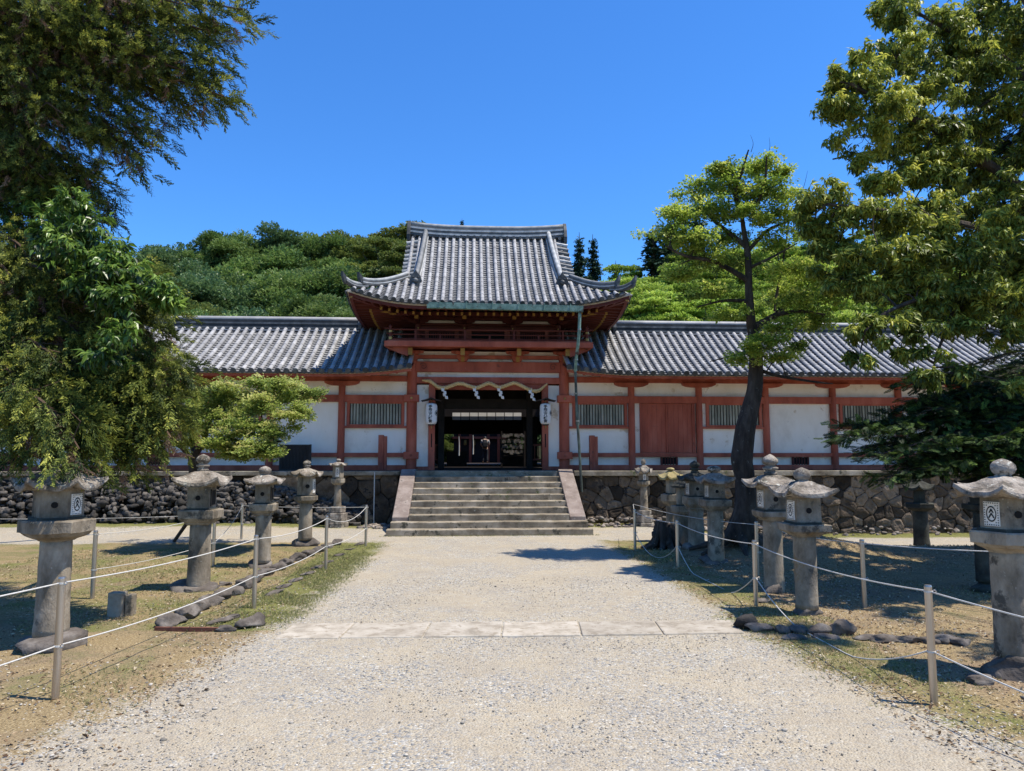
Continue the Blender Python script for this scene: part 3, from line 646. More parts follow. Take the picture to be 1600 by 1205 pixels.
# ================================================================== CORRIDOR WINGS
YW, YE, YR = 20.2, 19.0, 21.6           # wall face, eave, ridge
def cprof(d): return 3.90+.50*d+.040*d*d
def celift(x, d):
    t = np.clip((2.1+1.9-abs(x-.05))/1.9, 0, 1); return .15*t*t*max(0, 1-d/1.8)
def CM(u, d): return Vector((u, YE+d, cprof(d)+celift(u, d)))
PZ = [(3.93, 3.78)]
def wing(side, posts, kinds, label, xin, xend):
    s_ = side; t = thing('corridor_wing', label, 'corridor building', (s_*9, YW, DECK))
    X0, X1 = min(xin, xend), max(xin, xend)
    # plaster wall
    m = MB(); m.box(X0, X1, YW+.03, YW+.22, DECK, 4.25); m.build('plaster_wall', M['plaster'], t)
    for a, b, nm, pr in ((3.775, 3.93, 'purlin', .06), (3.21, 3.40, 'tie_beam', .075), (1.72, 1.83, 'lower_beam', .065), (DECK, 1.50, 'ground_sill', .07)):
        one(nm, M['red'], t, .006, box=(X0, X1, YW-pr, YW+.03, a, b))
    for x in posts:
        m = MB(); m.tube([(x, YW-.02, DECK), (x, YW-.02, 3.775)], [.098, .092], 14); m.build('post', M['red'], t, smooth=False)
        # boat shaped bracket
        pf = [(x-.48, 3.775), (x-.46, 3.72), (x-.36, 3.675), (x-.2, 3.655), (x+.2, 3.655), (x+.36, 3.675), (x+.46, 3.72), (x+.48, 3.775)]
        m = MB(); m.prism(pf, 'y', YW-.13, YW+.06); m.build('bracket', M['red'], t, .006)
    for kind, xa, xb in kinds:
        if kind == 'window':
            fr = MB(); fr.box(xa, xb, YW-.045, YW+.05, 3.165, 3.215); fr.box(xa, xb, YW-.045, YW+.05, 2.562, 2.60)
            fr.box(xa, xa+.078, YW-.043, YW+.05, 2.60, 3.165); fr.box(xb-.078, xb, YW-.043, YW+.05, 2.60, 3.165)
            f = fr.build('window_frame', M['red'], t, .004)
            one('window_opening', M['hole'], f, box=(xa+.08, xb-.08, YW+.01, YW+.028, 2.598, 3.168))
            sl_ = MB(); n_ = 17
            for i in range(n_):
                x = xa+.08+(xb-xa-.16)*(i+.5)/n_; w_ = (xb-xa-.16)/n_*random.uniform(.33, .39)
                sl_.prism([(x-w_, YW+.008), (x, YW-.03+random.uniform(-.004, .004)), (x+w_, YW+.008)], 'z', 2.601, 3.164)
            sl_.build('slats', M['slat'], f)
            one('window_rail', M['red'], t, .004, box=(xa-.13, xb+.10, YW-.055, YW+.03, 2.50, 2.56))
        elif kind == 'door':
            mid = (xa+xb)/2
            for a, b in ((xa, mid), (mid, xb)):
                m = MB(); a_, b_ = a+.045, b-.045; nb = 5
                m.box(a+.004, a_, YW-.05, YW+.03, 1.835, 3.205); m.box(b_, b-.004, YW-.05, YW+.03, 1.835, 3.205)
                for i in range(nb):
                    m.box(a_+(b_-a_)*i/nb+.0015, a_+(b_-a_)*(i+1)/nb-.0015, YW-.025, YW+.03, 1.835, 3.205)
                m.build('door_leaf', M['red'], t, .003)
            for a in (xa-.035, xb): one('door_jamb', M['red'], t, .004, box=(a, a+.035, YW-.056, YW+.03, 1.832, 3.209))
        elif kind == 'vent':
            v = one('vent', M['hole'], t, box=(xa, xb, YW-.005, YW+.028, 1.52, 1.705))
            m = MB(); m.box(xa-.05, xa, YW-.03, YW+.03, 1.503, 1.717); m.box(xb, xb+.05, YW-.03, YW+.03, 1.503, 1.717)
            for i in range(4):
                x = xa+(xb-xa)*(i+1)/5; m.box(x-.012, x+.012, YW-.02, YW-.006, 1.503, 1.717)
            m.build('vent_grille', M['reddark'], v)
    # rafters, eave board, roof boarding
    m = MB(); x = X0+.1
    lim = 2.2
    while x < X1-.05:
        dz = celift(x, 0); m.bar((x, YE+.10, 3.80+dz), (x, YW+.15, 4.27), .055, .07); x += .235
    m.build('rafters', M['red'], t)
    if True:
        xa = xin if s_ > 0 else xend; xb = xend if s_ > 0 else xin
        m = MB(); m2 = MB(); n_ = 60; r1 = []; r2 = []; r3 = []
        for i in range(n_+1):
            x = xa+(xb-xa)*i/n_
            if s_ > 0: x = xin-.12+(xend-xin+.12)*(i/n_)**2
            else: x = xend+(xin+.12-xend)*(1-(1-i/n_)**2)
            z = 3.845+celift(x, 0)
            r1.append([(x, YE+.03, z), (x, YE+.09, z), (x, YE+.09, z+.055), (x, YE+.03, z+.055)])
            r2.append([(x, YE+.045, z-.062), (x, YE+.11, z-.062), (x, YE+.11, z-.002), (x, YE+.045, z-.002)])
            r3.append([(x, YE+.09, z+.022), (x, YW+.2, 4.33), (x, YW+.2, 4.345), (x, YE+.09, z+.042)])
        m.loops(r1); m.build('eave_board', M['palewood'], t); m2.loops(r2); m2.build('eave_fascia', M['red'], t, .004)
        m = MB(); m.loops(r3); m.build('roof_boarding', M['redold'], t)
    # tiles
    caps, pans, ends = MB(), MB(), MB(); pitch = .222; x = xin-.07*s_; top = YR-YE
    while (x < xend if s_ > 0 else x > xend):
        lim_ = abs(xend)-abs(x); d1 = top if abs(x) > 2.3 else 1.02
        if lim_ < top: d1 = min(d1, max(.1, lim_))
        tile_row(caps, pans, ends, CM, x if s_ > 0 else x, pitch*s_, 0, d1)
        x += pitch*s_
    roof = pans.build('roof', M['pan'], t); caps.build('cap_tiles', M['tile'], roof); ends.build('eave_end_tiles', M['tiledark'], roof)
    # ridge
    mb, cb = MB(), MB(); xr0 = (3.85 if s_ > 0 else -3.68); xr1 = s_*(abs(xend)-2.6)
    pts = [(xr0+(xr1-xr0)*i/12, YR, 5.36) for i in range(13)]
    ridge_line(mb, cb, pts, .34, .34, 5, .085)
    rr = mb.build('ridge', M['tiledark'], t); cb.build('ridge_cap', M['tile'], rr, smooth=True)
    m = MB(); m.box(min(xr0, xr1), max(xr0, xr1), YR-.26, YR+.26, 5.345, 5.385); m.build('ridge_base_course', M['tile'], rr)
    m = MB(); m.loops([[(xr0-s_*.05, YR+math.cos(a)*.19*f, 5.56+math.sin(a)*.22*f) for a in [2*PI*j/10 for j in range(10)]] for f in (1,)]+[[(xr0+s_*.04, YR+math.cos(a)*.19, 5.56+math.sin(a)*.22) for a in [2*PI*j/10 for j in range(10)]]])
    m.build('ridge_end_tile', M['tiledark'], rr)
    # inner verge along the gate side
    # hip ridge at the far end
    mb, cb = MB(), MB(); pts = []
    for i in range(9):
        d = top*i/8; pts.append((s_*(abs(xend)-d), YE+d, cprof(d)+.05+.1*(1-i/8)**3))
    ridge_line(mb, cb, pts, .22, .16, 3, .06); h_ = mb.build('hip_ridge', M['tiledark'], t); cb.build('hip_cap', M['ridge'], h_)
    # back slope so the roof is a solid thing
    m = MB(); a, b = sorted((xin+.3*s_, xend))
    m.add([(a, YR, 5.36), (b-2.6 if s_ > 0 else b, YR, 5.36), (b, YR+2.6, 3.9), (a if s_ > 0 else a, YR+2.6, 3.9)], [(0, 1, 2, 3)]); m.build('rear_slope', M['tile'], t)
    m = MB(); m.box(X0, X1, 23.0, 23.15, DECK, 4.3); m.build('rear_wall', M['plaster'], t)
    m = MB(); ex = xend-s_*1.3; m.box(min(ex, ex+.15), max(ex, ex+.15), YW+.22, 23.0, DECK, 4.3); m.build('end_wall', M['plaster'], t)
    return t
wing(1, [4.02, 5.93, 7.84, 9.78, 11.7, 13.6, 15.5],
     [('window', 2.37, 3.90), ('door', 4.29, 5.77), ('vent', 4.87, 5.25), ('window', 6.13, 7.72), ('vent', 8.6, 8.98), ('window', 9.97, 11.56), ('window', 13.85, 15.2)],
     'long tiled corridor wing with red posts right of the gate', 2.2, 18.2)
wing(-1, [-3.93, -5.83, -7.75, -9.65, -11.55, -13.45],
     [('window', -3.79, -2.24), ('window', -7.55, -6.05), ('vent', -8.95, -8.55), ('window', -11.4, -9.85), ('vent', -12.8, -12.4)],
     'long tiled corridor wing with red posts left of the gate', -2.1, -17.5)

# ================================================================== GATE (two storeys, hip-and-gable roof)
G = thing('shrine_gate', 'two-storey vermilion shrine gate with sweeping tiled roof above the steps', 'gate', (.05, YW, DECK))
GC = .05
R_ = M['red']
def gbox(nm, mt, x0, x1, y0, y1, z0, z1, bev=.006, parent=G): return one(nm, mt, parent, bev, box=(x0, x1, y0, y1, z0, z1))
# lower columns with their clasps
for x in (-2.04, 2.14):
    for y in (YW-.02, 22.0, 23.8):
        m = MB(); m.tube([(x, y, DECK), (x, y, 1.42), (x, y, 4.55)], [.15, .145, .135], 18); c = m.build('column', R_, G)
        if y < 21:
            for z in (3.31, 1.76):
                m = MB(); m.box(x-.20, x+.20, y-.185, y+.1, z-.095, z+.095); k = m.build('clasp', R_, c, .006)
                m = MB(); m.tube([(x, y-.185, z), (x, y-.205, z)], [.035, .025], 8); m.build('nail_cover', M['gold'] if z > 2 else M['redold'], k)
            m = MB(); m.tube([(x, y, DECK-.012), (x, y, DECK+.03)], [.2, .19], 16); m.build('column_base', M['stone'], c)
# plaster strips and inner jambs
for a, b in ((-1.92, -1.585), (1.70, 2.02)): gbox('plaster_panel', M['plaster'], a, b, YW, YW+.1, 1.46, 3.69)
for a in (-1.58, 1.53):
    j = gbox('door_jamb', R_, a, a+.17, YW-.06, YW+.14, DECK, 3.72)
    gbox('slot', M['hole'], a+.07, a+.10, YW-.064, YW-.058, 1.98, 2.35, 0, j)
for a, b in ((-1.9, -1.58), (1.70, 2.0)): gbox('sill', M['redold'], a, b, YW-.05, YW+.12, DECK, 1.46)
# beams, bands, from the lintel up to the balcony
gbox('lintel', R_, -1.41, 1.53, YW-.04, YW+.12, 3.56, 3.725)
gbox('tie_beam', R_, -1.92, 2.02, YW-.09, YW+.12, 3.727, 3.90)
gbox('plaster_band', M['plaster'], -1.92, 2.02, YW+.01, YW+.1, 3.903, 4.04)
bm_ = gbox('main_beam', R_, -1.94, 2.04, YW-.13, YW+.12, 4.043, 4.325, .012)
for s_ in (-1, 1):     # carved spirals at the beam ends
    cx = GC+s_*1.78; pts = [(cx-s_*(.012+.0105*t)*math.cos(t*1.05), YW-.136, 4.185+(.012+.0105*t)*math.sin(t*1.05)) for t in [i*.45 for i in range(20)]]
    pts += [(cx-s_*.12-s_*.05*q, YW-.136, 4.185+.09-.13*q*q*.3-.02*q) for q in ()]
    m = MB(); m.tube(pts, .006, 5); m.build('carved_spiral', M['dark'], bm_)
gbox('plaster_band', M['plaster'], -1.92, 2.02, YW+.01, YW+.1, 4.328, 4.405)
gbox('tie_beam', R_, -1.95, 2.05, YW-.06, YW+.12, 4.408, 4.51)
gbox('plaster_band', M['plaster'], -1.92, 2.02, YW+.01, YW+.1, 4.513, 4.62)
# sides of the lower storey and its dark inside
for x in (-2.12, 2.13):
    gbox('side_wall', M['plaster'], x, x+.07, YW+.1, 23.8, 1.5, 4.5, 0)
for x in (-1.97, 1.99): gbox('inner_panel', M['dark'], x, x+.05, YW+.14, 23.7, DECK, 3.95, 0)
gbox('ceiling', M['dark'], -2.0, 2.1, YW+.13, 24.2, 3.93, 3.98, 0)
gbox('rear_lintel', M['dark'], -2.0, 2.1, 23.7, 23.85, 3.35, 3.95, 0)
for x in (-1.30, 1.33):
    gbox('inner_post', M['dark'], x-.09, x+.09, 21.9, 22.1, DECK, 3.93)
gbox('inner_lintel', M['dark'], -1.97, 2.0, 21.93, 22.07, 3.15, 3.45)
for x0, x1 in ((-1.95, -1.4), (1.43, 1.97)):      # low balustrades either side of the inner posts
    m = MB(); m.box(x0, x1, 21.97, 22.03, 2.05, 2.1); m.box(x0, x1, 21.97, 22.03, 1.62, 1.67)
    for i in range(5): m.box(x0+(x1-x0)*(i+.5)/5-.012, x0+(x1-x0)*(i+.5)/5+.012, 21.98, 22.02, 1.67, 2.05)
    m.build('balustrade', M['redold'], G)
# balcony
bal = gbox('balcony_floor', R_, -2.62, 2.72, 19.22, 24.8, 4.69, 4.78, .008)
gbox('balcony_edge_beam', R_, -2.70, 2.80, 19.17, 19.32, 4.60, 4.745, .008)
for x in (-2.68, 2.66): gbox('balcony_edge_beam', R_, x, x+.12, 19.33, 24.7, 4.60, 4.74, .008)
def nose(x, s_, z, y, k=1.0):
    pf = [(0, 0), (0, .13), (.44, .15), (.50, .11), (.51, .04), (.44, .0), (.35, -.035), (.2, -.10), (.0, -.16)]
    m = MB(); q = [(x+s_*u*k, z+v*k) for u, v in pf]
    if s_ < 0: q = q[::-1]
    m.prism(q, 'y', y-.07, y+.07); return m.build('beam_nose', R_, G, .008)
for s_ in (-1, 1):
    x = -2.1 if s_ < 0 else 2.2; n_ = nose(x, s_, 4.555, 19.42, 1.15)
    m = MB(); cx = x+s_*.45; m.tube([(cx-s_*(.008+.008*t)*math.cos(t), 19.342, 4.62+(.008+.008*t)*math.sin(t)) for t in [i*.5 for i in range(13)]], .006, 5); m.build('carved_spiral', M['dark'], n_)
cols4 = [-2.04, -.66, .84, 2.14]
for x in cols4:          # bracket sets under the balcony
    pf = [(x-.10, 4.33), (x-.16, 4.42), (x-.16, 4.50), (x+.16, 4.50), (x+.16, 4.42), (x+.10, 4.33)]
    m = MB(); m.prism(pf, 'y', YW-.20, YW+.02); b_ = m.build('bracket_set', R_, G, .006)
    pf = [(x-.33, 4.60), (x-.31, 4.545), (x-.14, 4.503), (x+.14, 4.503), (x+.31, 4.545), (x+.33, 4.60)]
    m = MB(); m.prism(pf, 'y', YW-.3, YW-.18); m.build('bracket_arm', R_, b_, .006)
    m = MB(); m.box(x-.055, x+.055, 19.36, YW-.2, 4.44, 4.585); m.build('projecting_beam', R_, b_, .005)
    m = MB(); m.box(x-.057, x+.057, 19.345, 19.362, 4.40, 4.59); m.box(x-.045, x+.045, 19.9-.03, 19.9, 4.3, 4.44); m.build('ochre_beam_end', M['yellow'], b_)
    for s_ in (-1, 1):
        m = MB(); cx = x+s_*.20; m.tube([(cx-s_*(.006+.007*t)*math.cos(t), YW-.306, 4.555+(.006+.006*t)*math.sin(t)) for t in [i*.5 for i in range(11)]], .005, 5); m.build('carved_spiral', M['dark'], b_)
# railing
YB = 19.26
for z, r, ov in ((5.06, .022, .16), (4.93, .018, .10), (4.81, .022, .04)):
    m = MB(); m.tube([(-2.55-ov, YB, z+.02*ov*10), (-2.45, YB, z), (2.55, YB, z), (2.65+ov, YB, z+.02*ov*10)], r, 8); m.build('railing_bar', M['reddark'], G)
    for x in (-2.55, 2.65):
        m = MB(); m.tube([(x, YB-.1*ov*8, z+.004), (x, 24.6, z+.004)], r*.95, 8); m.build('railing_bar', M['reddark'], G)
for i, x in enumerate(np.linspace(-2.55, 2.65, 9)):
    if i in (0, 8):
        m = MB(); m.tube([(x, YB, 4.78), (x, YB, 5.08), (x, YB, 5.10), (x, YB, 5.14), (x, YB, 5.19)], [.042, .042, .03, .045, .01], 10); q = m.build('railing_post', M['reddark'], G)
        m = MB(); m.tube([(x, YB, 4.79), (x, YB, 4.86)], [.047, .047], 10, cap=False); m.tube([(x, YB, 4.98), (x, YB, 5.03)], [.047, .047], 10, cap=False); m.build('brass_band', M['gold'], q)
    else: gbox('railing_post', M['reddark'], x-.025, x+.025, YB-.02, YB+.02, 4.78, 5.05 if i % 2 else 4.93, .003)
# upper storey
YU = 20.35
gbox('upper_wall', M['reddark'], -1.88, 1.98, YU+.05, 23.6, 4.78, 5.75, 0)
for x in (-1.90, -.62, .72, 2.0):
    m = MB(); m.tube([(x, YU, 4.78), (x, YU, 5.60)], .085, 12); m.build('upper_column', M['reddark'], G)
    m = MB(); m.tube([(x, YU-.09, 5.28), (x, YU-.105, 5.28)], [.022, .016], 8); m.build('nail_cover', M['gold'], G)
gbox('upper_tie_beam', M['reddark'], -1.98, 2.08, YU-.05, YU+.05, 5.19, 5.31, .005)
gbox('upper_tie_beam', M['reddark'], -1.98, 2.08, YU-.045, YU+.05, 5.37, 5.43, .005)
for a, b in ((-1.75, -.75), (-.48, .58), (.86, 1.86)):
    m = MB(); pf = [(a, 5.435), (b, 5.435), (b, 5.46), (b-.28*(b-a), 5.54), (a+.28*(b-a), 5.54), (a, 5.46)]
    m.prism(pf, 'y', YU+.0, YU+.045); m.build('plaster_panel', M['plaster'], G)
for a, b in ((-1.72, -.80), (.90, 1.80)):
    w_ = gbox('lattice_window', M['hole'], a, b, YU+.03, YU+.048, 4.84, 5.17, 0); m = MB()
    for i in range(14):
        x = a+(b-a)*(i+.5)/14; m.box(x-.016, x+.016, YU+.008, YU+.028, 4.842, 5.168)
    m.build('slats', M['reddark'], w_)
gbox('door_opening', M['hole'], -.42, .52, YU+.02, YU+.048, 4.80, 5.17, 0)
for x, w_ in ((-1.66, .05), (-.83, .05), (-.50, .075), (.57, .075), (.88, .05), (1.68, .05)):
    gbox('wall_plank', M['slat'] if 0 else M['redold'], x-w_, x+w_, YU-.07, YU-.03, 4.86, 5.22, .003)

# --- upper roof ---
EY, RY, HW = 18.5, 22.0, 3.66
def prof(d): return 5.62+.55*d+.0706*d*d
def lift(x, d):
    t = max(0, (abs(x-GC)-1.5)/(HW-1.5)); return .36*t**2.2*max(0, 1-d/2.6)
def UM(u, d): return Vector((u, EY+d, prof(d)+lift(u, d)))                      # front slope
def SM(sd):
    def f(u, d):
        dy = abs(u-RY); t = max(0, (dy-1.4)/(3.5-1.4)); return Vector((GC+sd*(HW-d), u, prof(d)+.36*t**2.2*max(0, 1-d/2.6)))
    return f
caps, pans, ends = MB(), MB(), MB(); P = .2045; n_ = 18; GH = 2.30
xs_ = [GC+P*(i-17.5) for i in range(36)]
for x in xs_:
    dx = HW-abs(x-GC)
    d1 = 3.5 if abs(x-GC) < GH else min(dx, HW-GH)
    if d1 > .12: tile_row(caps, pans, ends, UM, x-P/2, P, 0, d1, rc=.050, pstep=.11, tl=.25)
for sd in (-1, 1):
    f = SM(sd); y = EY+.25
    while y < 2*RY-EY-.1:
        dd_ = min(y-EY, 2*RY-EY-y, HW-GH+.02)
        tile_row(caps, pans, ends, f, y, P, 0, dd_, rc=.050, pstep=.11, tl=.25); y += P
rf = pans.build('roof', M['pan'], G); caps.build('cap_tiles', M['tile'], rf); ends.build('eave_end_tiles', M['tiledark'], rf)
# back slope
def BM(u, d): q = UM(u, d); return Vector((q.x, 2*RY-q.y, q.z))
m = MB(); rings = [[BM(GC-GH+2*GH*j/12, 3.5*i/10) for j in range(13)] for i in range(11)]
m.add([v for q in rings for v in q], [(i*13+j, i*13+j+1, (i+1)*13+j+1, (i+1)*13+j) for i in range(10) for j in range(12)]); m.build('rear_slope', M['tile'], rf)
# gable ends: verge tiles seen edge-on, bargeboards, gable wall
for sd in (-1, 1):
    xg = GC+sd*GH; m = MB(); m2 = MB()
    for i in range(11):
        d = 1.30+(3.42-1.30)*i/11; p = UM(xg, d); q = UM(xg, d+.19)
        for yy in (p, Vector((p.x, 2*RY-p.y, p.z))):
            m.tube([yy+Vector((-sd*.22, 0, .03)), yy+Vector((sd*.10, 0, -.03)), yy+Vector((sd*.101, 0, -.03)), yy+Vector((sd*.125, 0, -.033))], [.055, .062, .070, .070], 9)
    A = []
    for i in range(15):
        d = 1.25+(3.5-1.25)*i/14; p = UM(xg, d); A.append([(xg-sd*.24, p.y, p.z-.045), (xg+sd*.09, p.y, p.z-.085), (xg+sd*.09, p.y, p.z-.045), (xg-sd*.24, p.y, p.z+.0)])
    A += [[(v[0], 2*RY-v[1], v[2]) for v in q] for q in A[::-1][1:]]
    m.loops(A); m.build('verge_tiles', M['ridge'], G)
    m = MB()
    for bk in (0, 1):
        A = []
        for i in range(9):
            d = 1.25+(3.5-1.25)*i/8; p = UM(xg, d); y = p.y if not bk else 2*RY-p.y
            A.append([(xg+sd*.03, y, p.z-.26), (xg+sd*.09, y, p.z-.26), (xg+sd*.09, y, p.z-.06), (xg+sd*.03, y, p.z-.06)])
        m.loops(A)
    m.build('bargeboard', M['reddark'], G)
    m = MB(); pl = [(UM(xg, d).y, UM(xg, d).z-.03) for d in (1.2, 1.8, 2.4, 3.0, 3.5)]; pl += [(2*RY-y, z) for y, z in pl[::-1][1:]]
    m.prism(pl[::-1], 'x', xg-sd*.25, xg-sd*.20); m.build('gable_wall', M['plaster'], G)
# main ridge, rising at its ends
mb, cb = MB(), MB(); pts = [(GC-2.33+4.66*i/20, RY, 8.33+.10*abs(i/10-1)**3) for i in range(21)]
ridge_line(mb, cb, pts, .36, .34, 5, .085); rr = mb.build('main_ridge', M['ridge'], G); cb.build('ridge_cap', M['ridge'], rr, smooth=True)
m = MB()
for i, p in enumerate(np.linspace(GC-2.2, GC+2.2, 23)): m.tube([(p, RY-.19, 8.36), (p, RY-.215, 8.36)], [.05, .05], 8)
m.build('ridge_discs', M['tiledark'], rr)
for sd in (-1, 1):
    m = MB(); x = GC+sd*2.38; pf = [(RY-.24, 8.22), (RY-.27, 8.4), (RY-.2, 8.62), (RY-.1, 8.8), (RY, 8.9), (RY+.1, 8.8), (RY+.2, 8.62), (RY+.27, 8.4), (RY+.24, 8.22)]
    m.prism(pf, 'x', x-.05, x+.05); m.build('ridge_end_tile', M['tiledark'], rr, .01)
# descending ridges and corner ridges
for sd in (-1, 1):
    mb, cb = MB(), MB(); pts = []
    for i in range(13):
        d = 1.18+(3.42-1.18)*i/12; x = GC+sd*(1.99-.12*i/12); p = UM(x, d); pts.append((x, p.y, p.z+.03))
    ridge_line(mb, cb, pts, .21, .20, 3, .065); d_ = mb.build('descending_ridge', M['ridge'], G); cb.build('ridge_cap', M['ridge'], d_, smooth=True)
    p = Vector(pts[0]); m = MB(); o_ = [(p.x-.15, p.z-.12), (p.x-.17, p.z+.06), (p.x-.12, p.z+.2), (p.x-.05, p.z+.27), (p.x, p.z+.36), (p.x+.05, p.z+.27), (p.x+.12, p.z+.2), (p.x+.17, p.z+.06), (p.x+.15, p.z-.12)]
    m.prism(o_, 'y', p.y-.1, p.y-.03); e_ = m.build('ogre_end_tile', M['tiledark'], d_, .012)
    m = MB(); m.tube([(p.x, p.y-.1, p.z+.05), (p.x, p.y-.17, p.z+.04), (p.x, p.y-.2, p.z+.03)], [.075, .06, .03], 8); m.tube([(p.x-.07, p.y-.1, p.z+.15), (p.x-.07, p.y-.13, p.z+.15)], [.03, .02], 6); m.tube([(p.x+.07, p.y-.1, p.z+.15), (p.x+.07, p.y-.13, p.z+.15)], [.03, .02], 6)
    m.build('ogre_face', M['tiledark'], e_)
    for bk in (0, 1):
        for (t0, t1, hgt, up) in ((.34, 1.42, .13, .09), (-.02, .46, .08, .12)):
            mb, cb = MB(), MB(); pts = []
            for i in range(10):
                d = t0+(t1-t0)*i/9; x = GC+sd*(HW-d); z = prof(d)+lift(x, d)+.03+up*(1-i/9)**3.2
                y = EY+d if not bk else 2*RY-EY-d; pts.append((x, y, z))
            ridge_line(mb, cb, pts, .17, hgt, 3, .055)
            h_ = mb.build('corner_ridge', M['ridge'], G); cb.build('ridge_cap', M['ridge'], h_, smooth=True)
            a, b = Vector(pts[0]), Vector(pts[1]); d_ = (a-b).normalized(); d_.z = 0; s2 = Vector((-d_.y, d_.x, 0))*.05
            pr = [(0, -.06), (.05, .0), (.07, hgt*.7), (.10, hgt+.05), (.12, hgt+.17), (.05, hgt+.11), (.0, hgt+.06), (-.06, hgt)]
            m = MB(); A = [a+d_*u+Vector((0, 0, v))-s2 for u, v in pr]; B = [q+s2*2 for q in A]
            k = len(pr); m.add(A+B, [tuple(range(k))[::-1], tuple(range(k, 2*k))]+[(i, (i+1) % k, k+(i+1) % k, k+i) for i in range(k)]); m.build('curled_end_tile', M['tiledark'], h_)
# eave boards following the curved edge, soffit boarding, rafters in two tiers
def eave_pt(t, inset, dz):          # t in 0..4 round the four sides
    k = int(t) % 4; f = t-int(t); a = HW-inset; b = RY-EY-inset
    u = -1+2*f
    if k == 0: x, y = GC+u*a, RY-b
    elif k == 1: x, y = GC+a, RY+u*b
    elif k == 2: x, y = GC-u*a, RY+b
    else: x, y = GC-a, RY-u*b
    tt = max(0, (abs(x-GC)-1.5)/(HW-1.5)) if k in (0, 2) else max(0, (abs(y-RY)-1.4)/(3.5-1.4))
    return Vector((x, y, 5.62+.36*min(1, tt)**2.2*1.0+dz))
def ringloop(secs, N_=96):
    rings = []
    for i in range(N_+1):
        t = 4*i/N_*.99999; rings.append([eave_pt(t, s, z) for s, z in secs])
    return rings
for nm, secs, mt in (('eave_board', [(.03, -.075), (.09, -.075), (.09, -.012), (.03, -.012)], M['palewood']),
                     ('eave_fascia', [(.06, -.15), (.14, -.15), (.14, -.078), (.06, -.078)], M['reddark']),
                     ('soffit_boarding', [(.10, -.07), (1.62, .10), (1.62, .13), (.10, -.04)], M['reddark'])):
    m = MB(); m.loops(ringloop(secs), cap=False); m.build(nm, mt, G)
m = MB(); m2 = MB(); m3 = MB(); m4 = MB()
for k in range(4):
    nn = 34 if k in (0, 2) else 32
    for i in range(nn):
        f = (i+.5)/nn; t = k+f
        u = -1+2*f; edge = (1-abs(u))*(HW if k in (0, 2) else 3.5)
        L_ = min(1.60, max(.25, edge-.02))
        a = eave_pt(t, .10, -.10); d_ = [Vector((0, 1, 0)), Vector((-1, 0, 0)), Vector((0, -1, 0)), Vector((1, 0, 0))][k]
        b = a+d_*L_+Vector((0, 0, .17*L_/1.6+ (5.62-.10-a.z)*min(1, L_/1.6)))
        m.bar(a, b, .055, .075)
        a2 = a+d_*.42+Vector((0, 0, -.075)); m2.bar(a2+ (b-a)*0, a+(b-a)*.99+Vector((0, 0, -.085)), .055, .07) if L_ > .6 else None
        if L_ > .6: m3.box(a2.x-.03, a2.x+.03, a2.y-.03, a2.y+.03, a2.z-.035, a2.z+.035)
        m4.box(a.x-.03, a.x+.03, a.y-.032, a.y+.032, a.z-.04, a.z+.036)
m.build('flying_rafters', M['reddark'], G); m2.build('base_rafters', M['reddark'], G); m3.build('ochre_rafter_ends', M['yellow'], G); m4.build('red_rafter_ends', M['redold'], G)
for sx in (-1, 1):
    for sy in (-1, 1):
        a = Vector((GC+sx*(HW-.12), RY+sy*(3.5-.12), 5.62+.36-.16)); b = Vector((GC+sx*1.9, RY+sy*1.6, 5.52)); m = MB(); m.bar(a, b, .12, .15); h_ = m.build('hip_rafter', M['reddark'], G)
        m = MB(); e_ = a+(a-b).normalized()*.008; m.bar(a, a+(a-b).normalized()*.02, .125, .155); m.build('ochre_beam_end', M['yellow'], h_)
        for q in range(4):
            m = MB(); c = b.lerp(a, .42+.06*q)+Vector((0, 0, -.10-.012*q)); m.bar(c+Vector((-.20*sx, 0, -.03)), c+Vector((.22*sx, 0, .02)), .03, .035); m.build('bracket_tip', M['yellow'], h_)
gbox('bracket_band', M['reddark'], -2.05, 2.15, YU-.22, YU-.05, 5.50, 5.62, .005)
gbox('eave_purlin', M['reddark'], -2.5, 2.6, 19.55, 19.66, 5.50, 5.60, .005)
for x in (-1.90, -.62, .72, 2.0):
    m = MB(); m.prism([(x-.3, 5.5), (x-.27, 5.44), (x-.1, 5.40), (x+.1, 5.40), (x+.27, 5.44), (x+.3, 5.5)], 'y', YU-.2, YU-.1); m.box(x-.05, x+.05, 19.5, YU-.05, 5.40, 5.495); b_ = m.build('bracket_set', M['reddark'], G)
    gbox('ochre_beam_end', M['yellow'], x-.052, x+.052, 19.485, 19.502, 5.40, 5.50, 0, b_)
# roof core: closes the gap between soffit and tiles
m = MB(); m.box(GC-1.9, GC+1.9, 20.3, 23.7, 5.55, 6.3); m.build('roof_core', M['reddark'], G)

# copper gutter and drain pipe
gt = thing('rain_gutter', 'verdigris copper gutter under the gate eave with its long thin drain pipe', 'gutter', (2.4, 18.35, .6))
a = at(667, 478, 18.42); b = at(911, 484, 18.42)
m = MB(); sec = [(-.06, -.09), (.06, -.09), (.065, .06), (.05, .06), (.045, -.07), (-.045, -.07), (-.05, .06), (-.065, .06)]
m.loops([[(p.x, p.y+u, p.z+.03+v) for u, v in sec] for p in (a, b)]); g_ = m.build('trough', M['copper'], gt)
for i in range(6):
    p = a.lerp(b, (i+.5)/6); m = MB(); m.bar((p.x, p.y-.072, p.z-.05), (p.x, p.y-.072, p.z+.13), .025, .012, up=(0, 1, 0)); m.build('hanger', M['copper'], g_)
pts = [at(906, 488, 18.42), at(905, 515, 18.45), at(903, 540, 18.55), at(900, 562, 18.7), at(899, 580, 18.85)]
m = MB(); m.tube(pts, .042, 10); m.build('upper_pipe', M['copper'], gt)
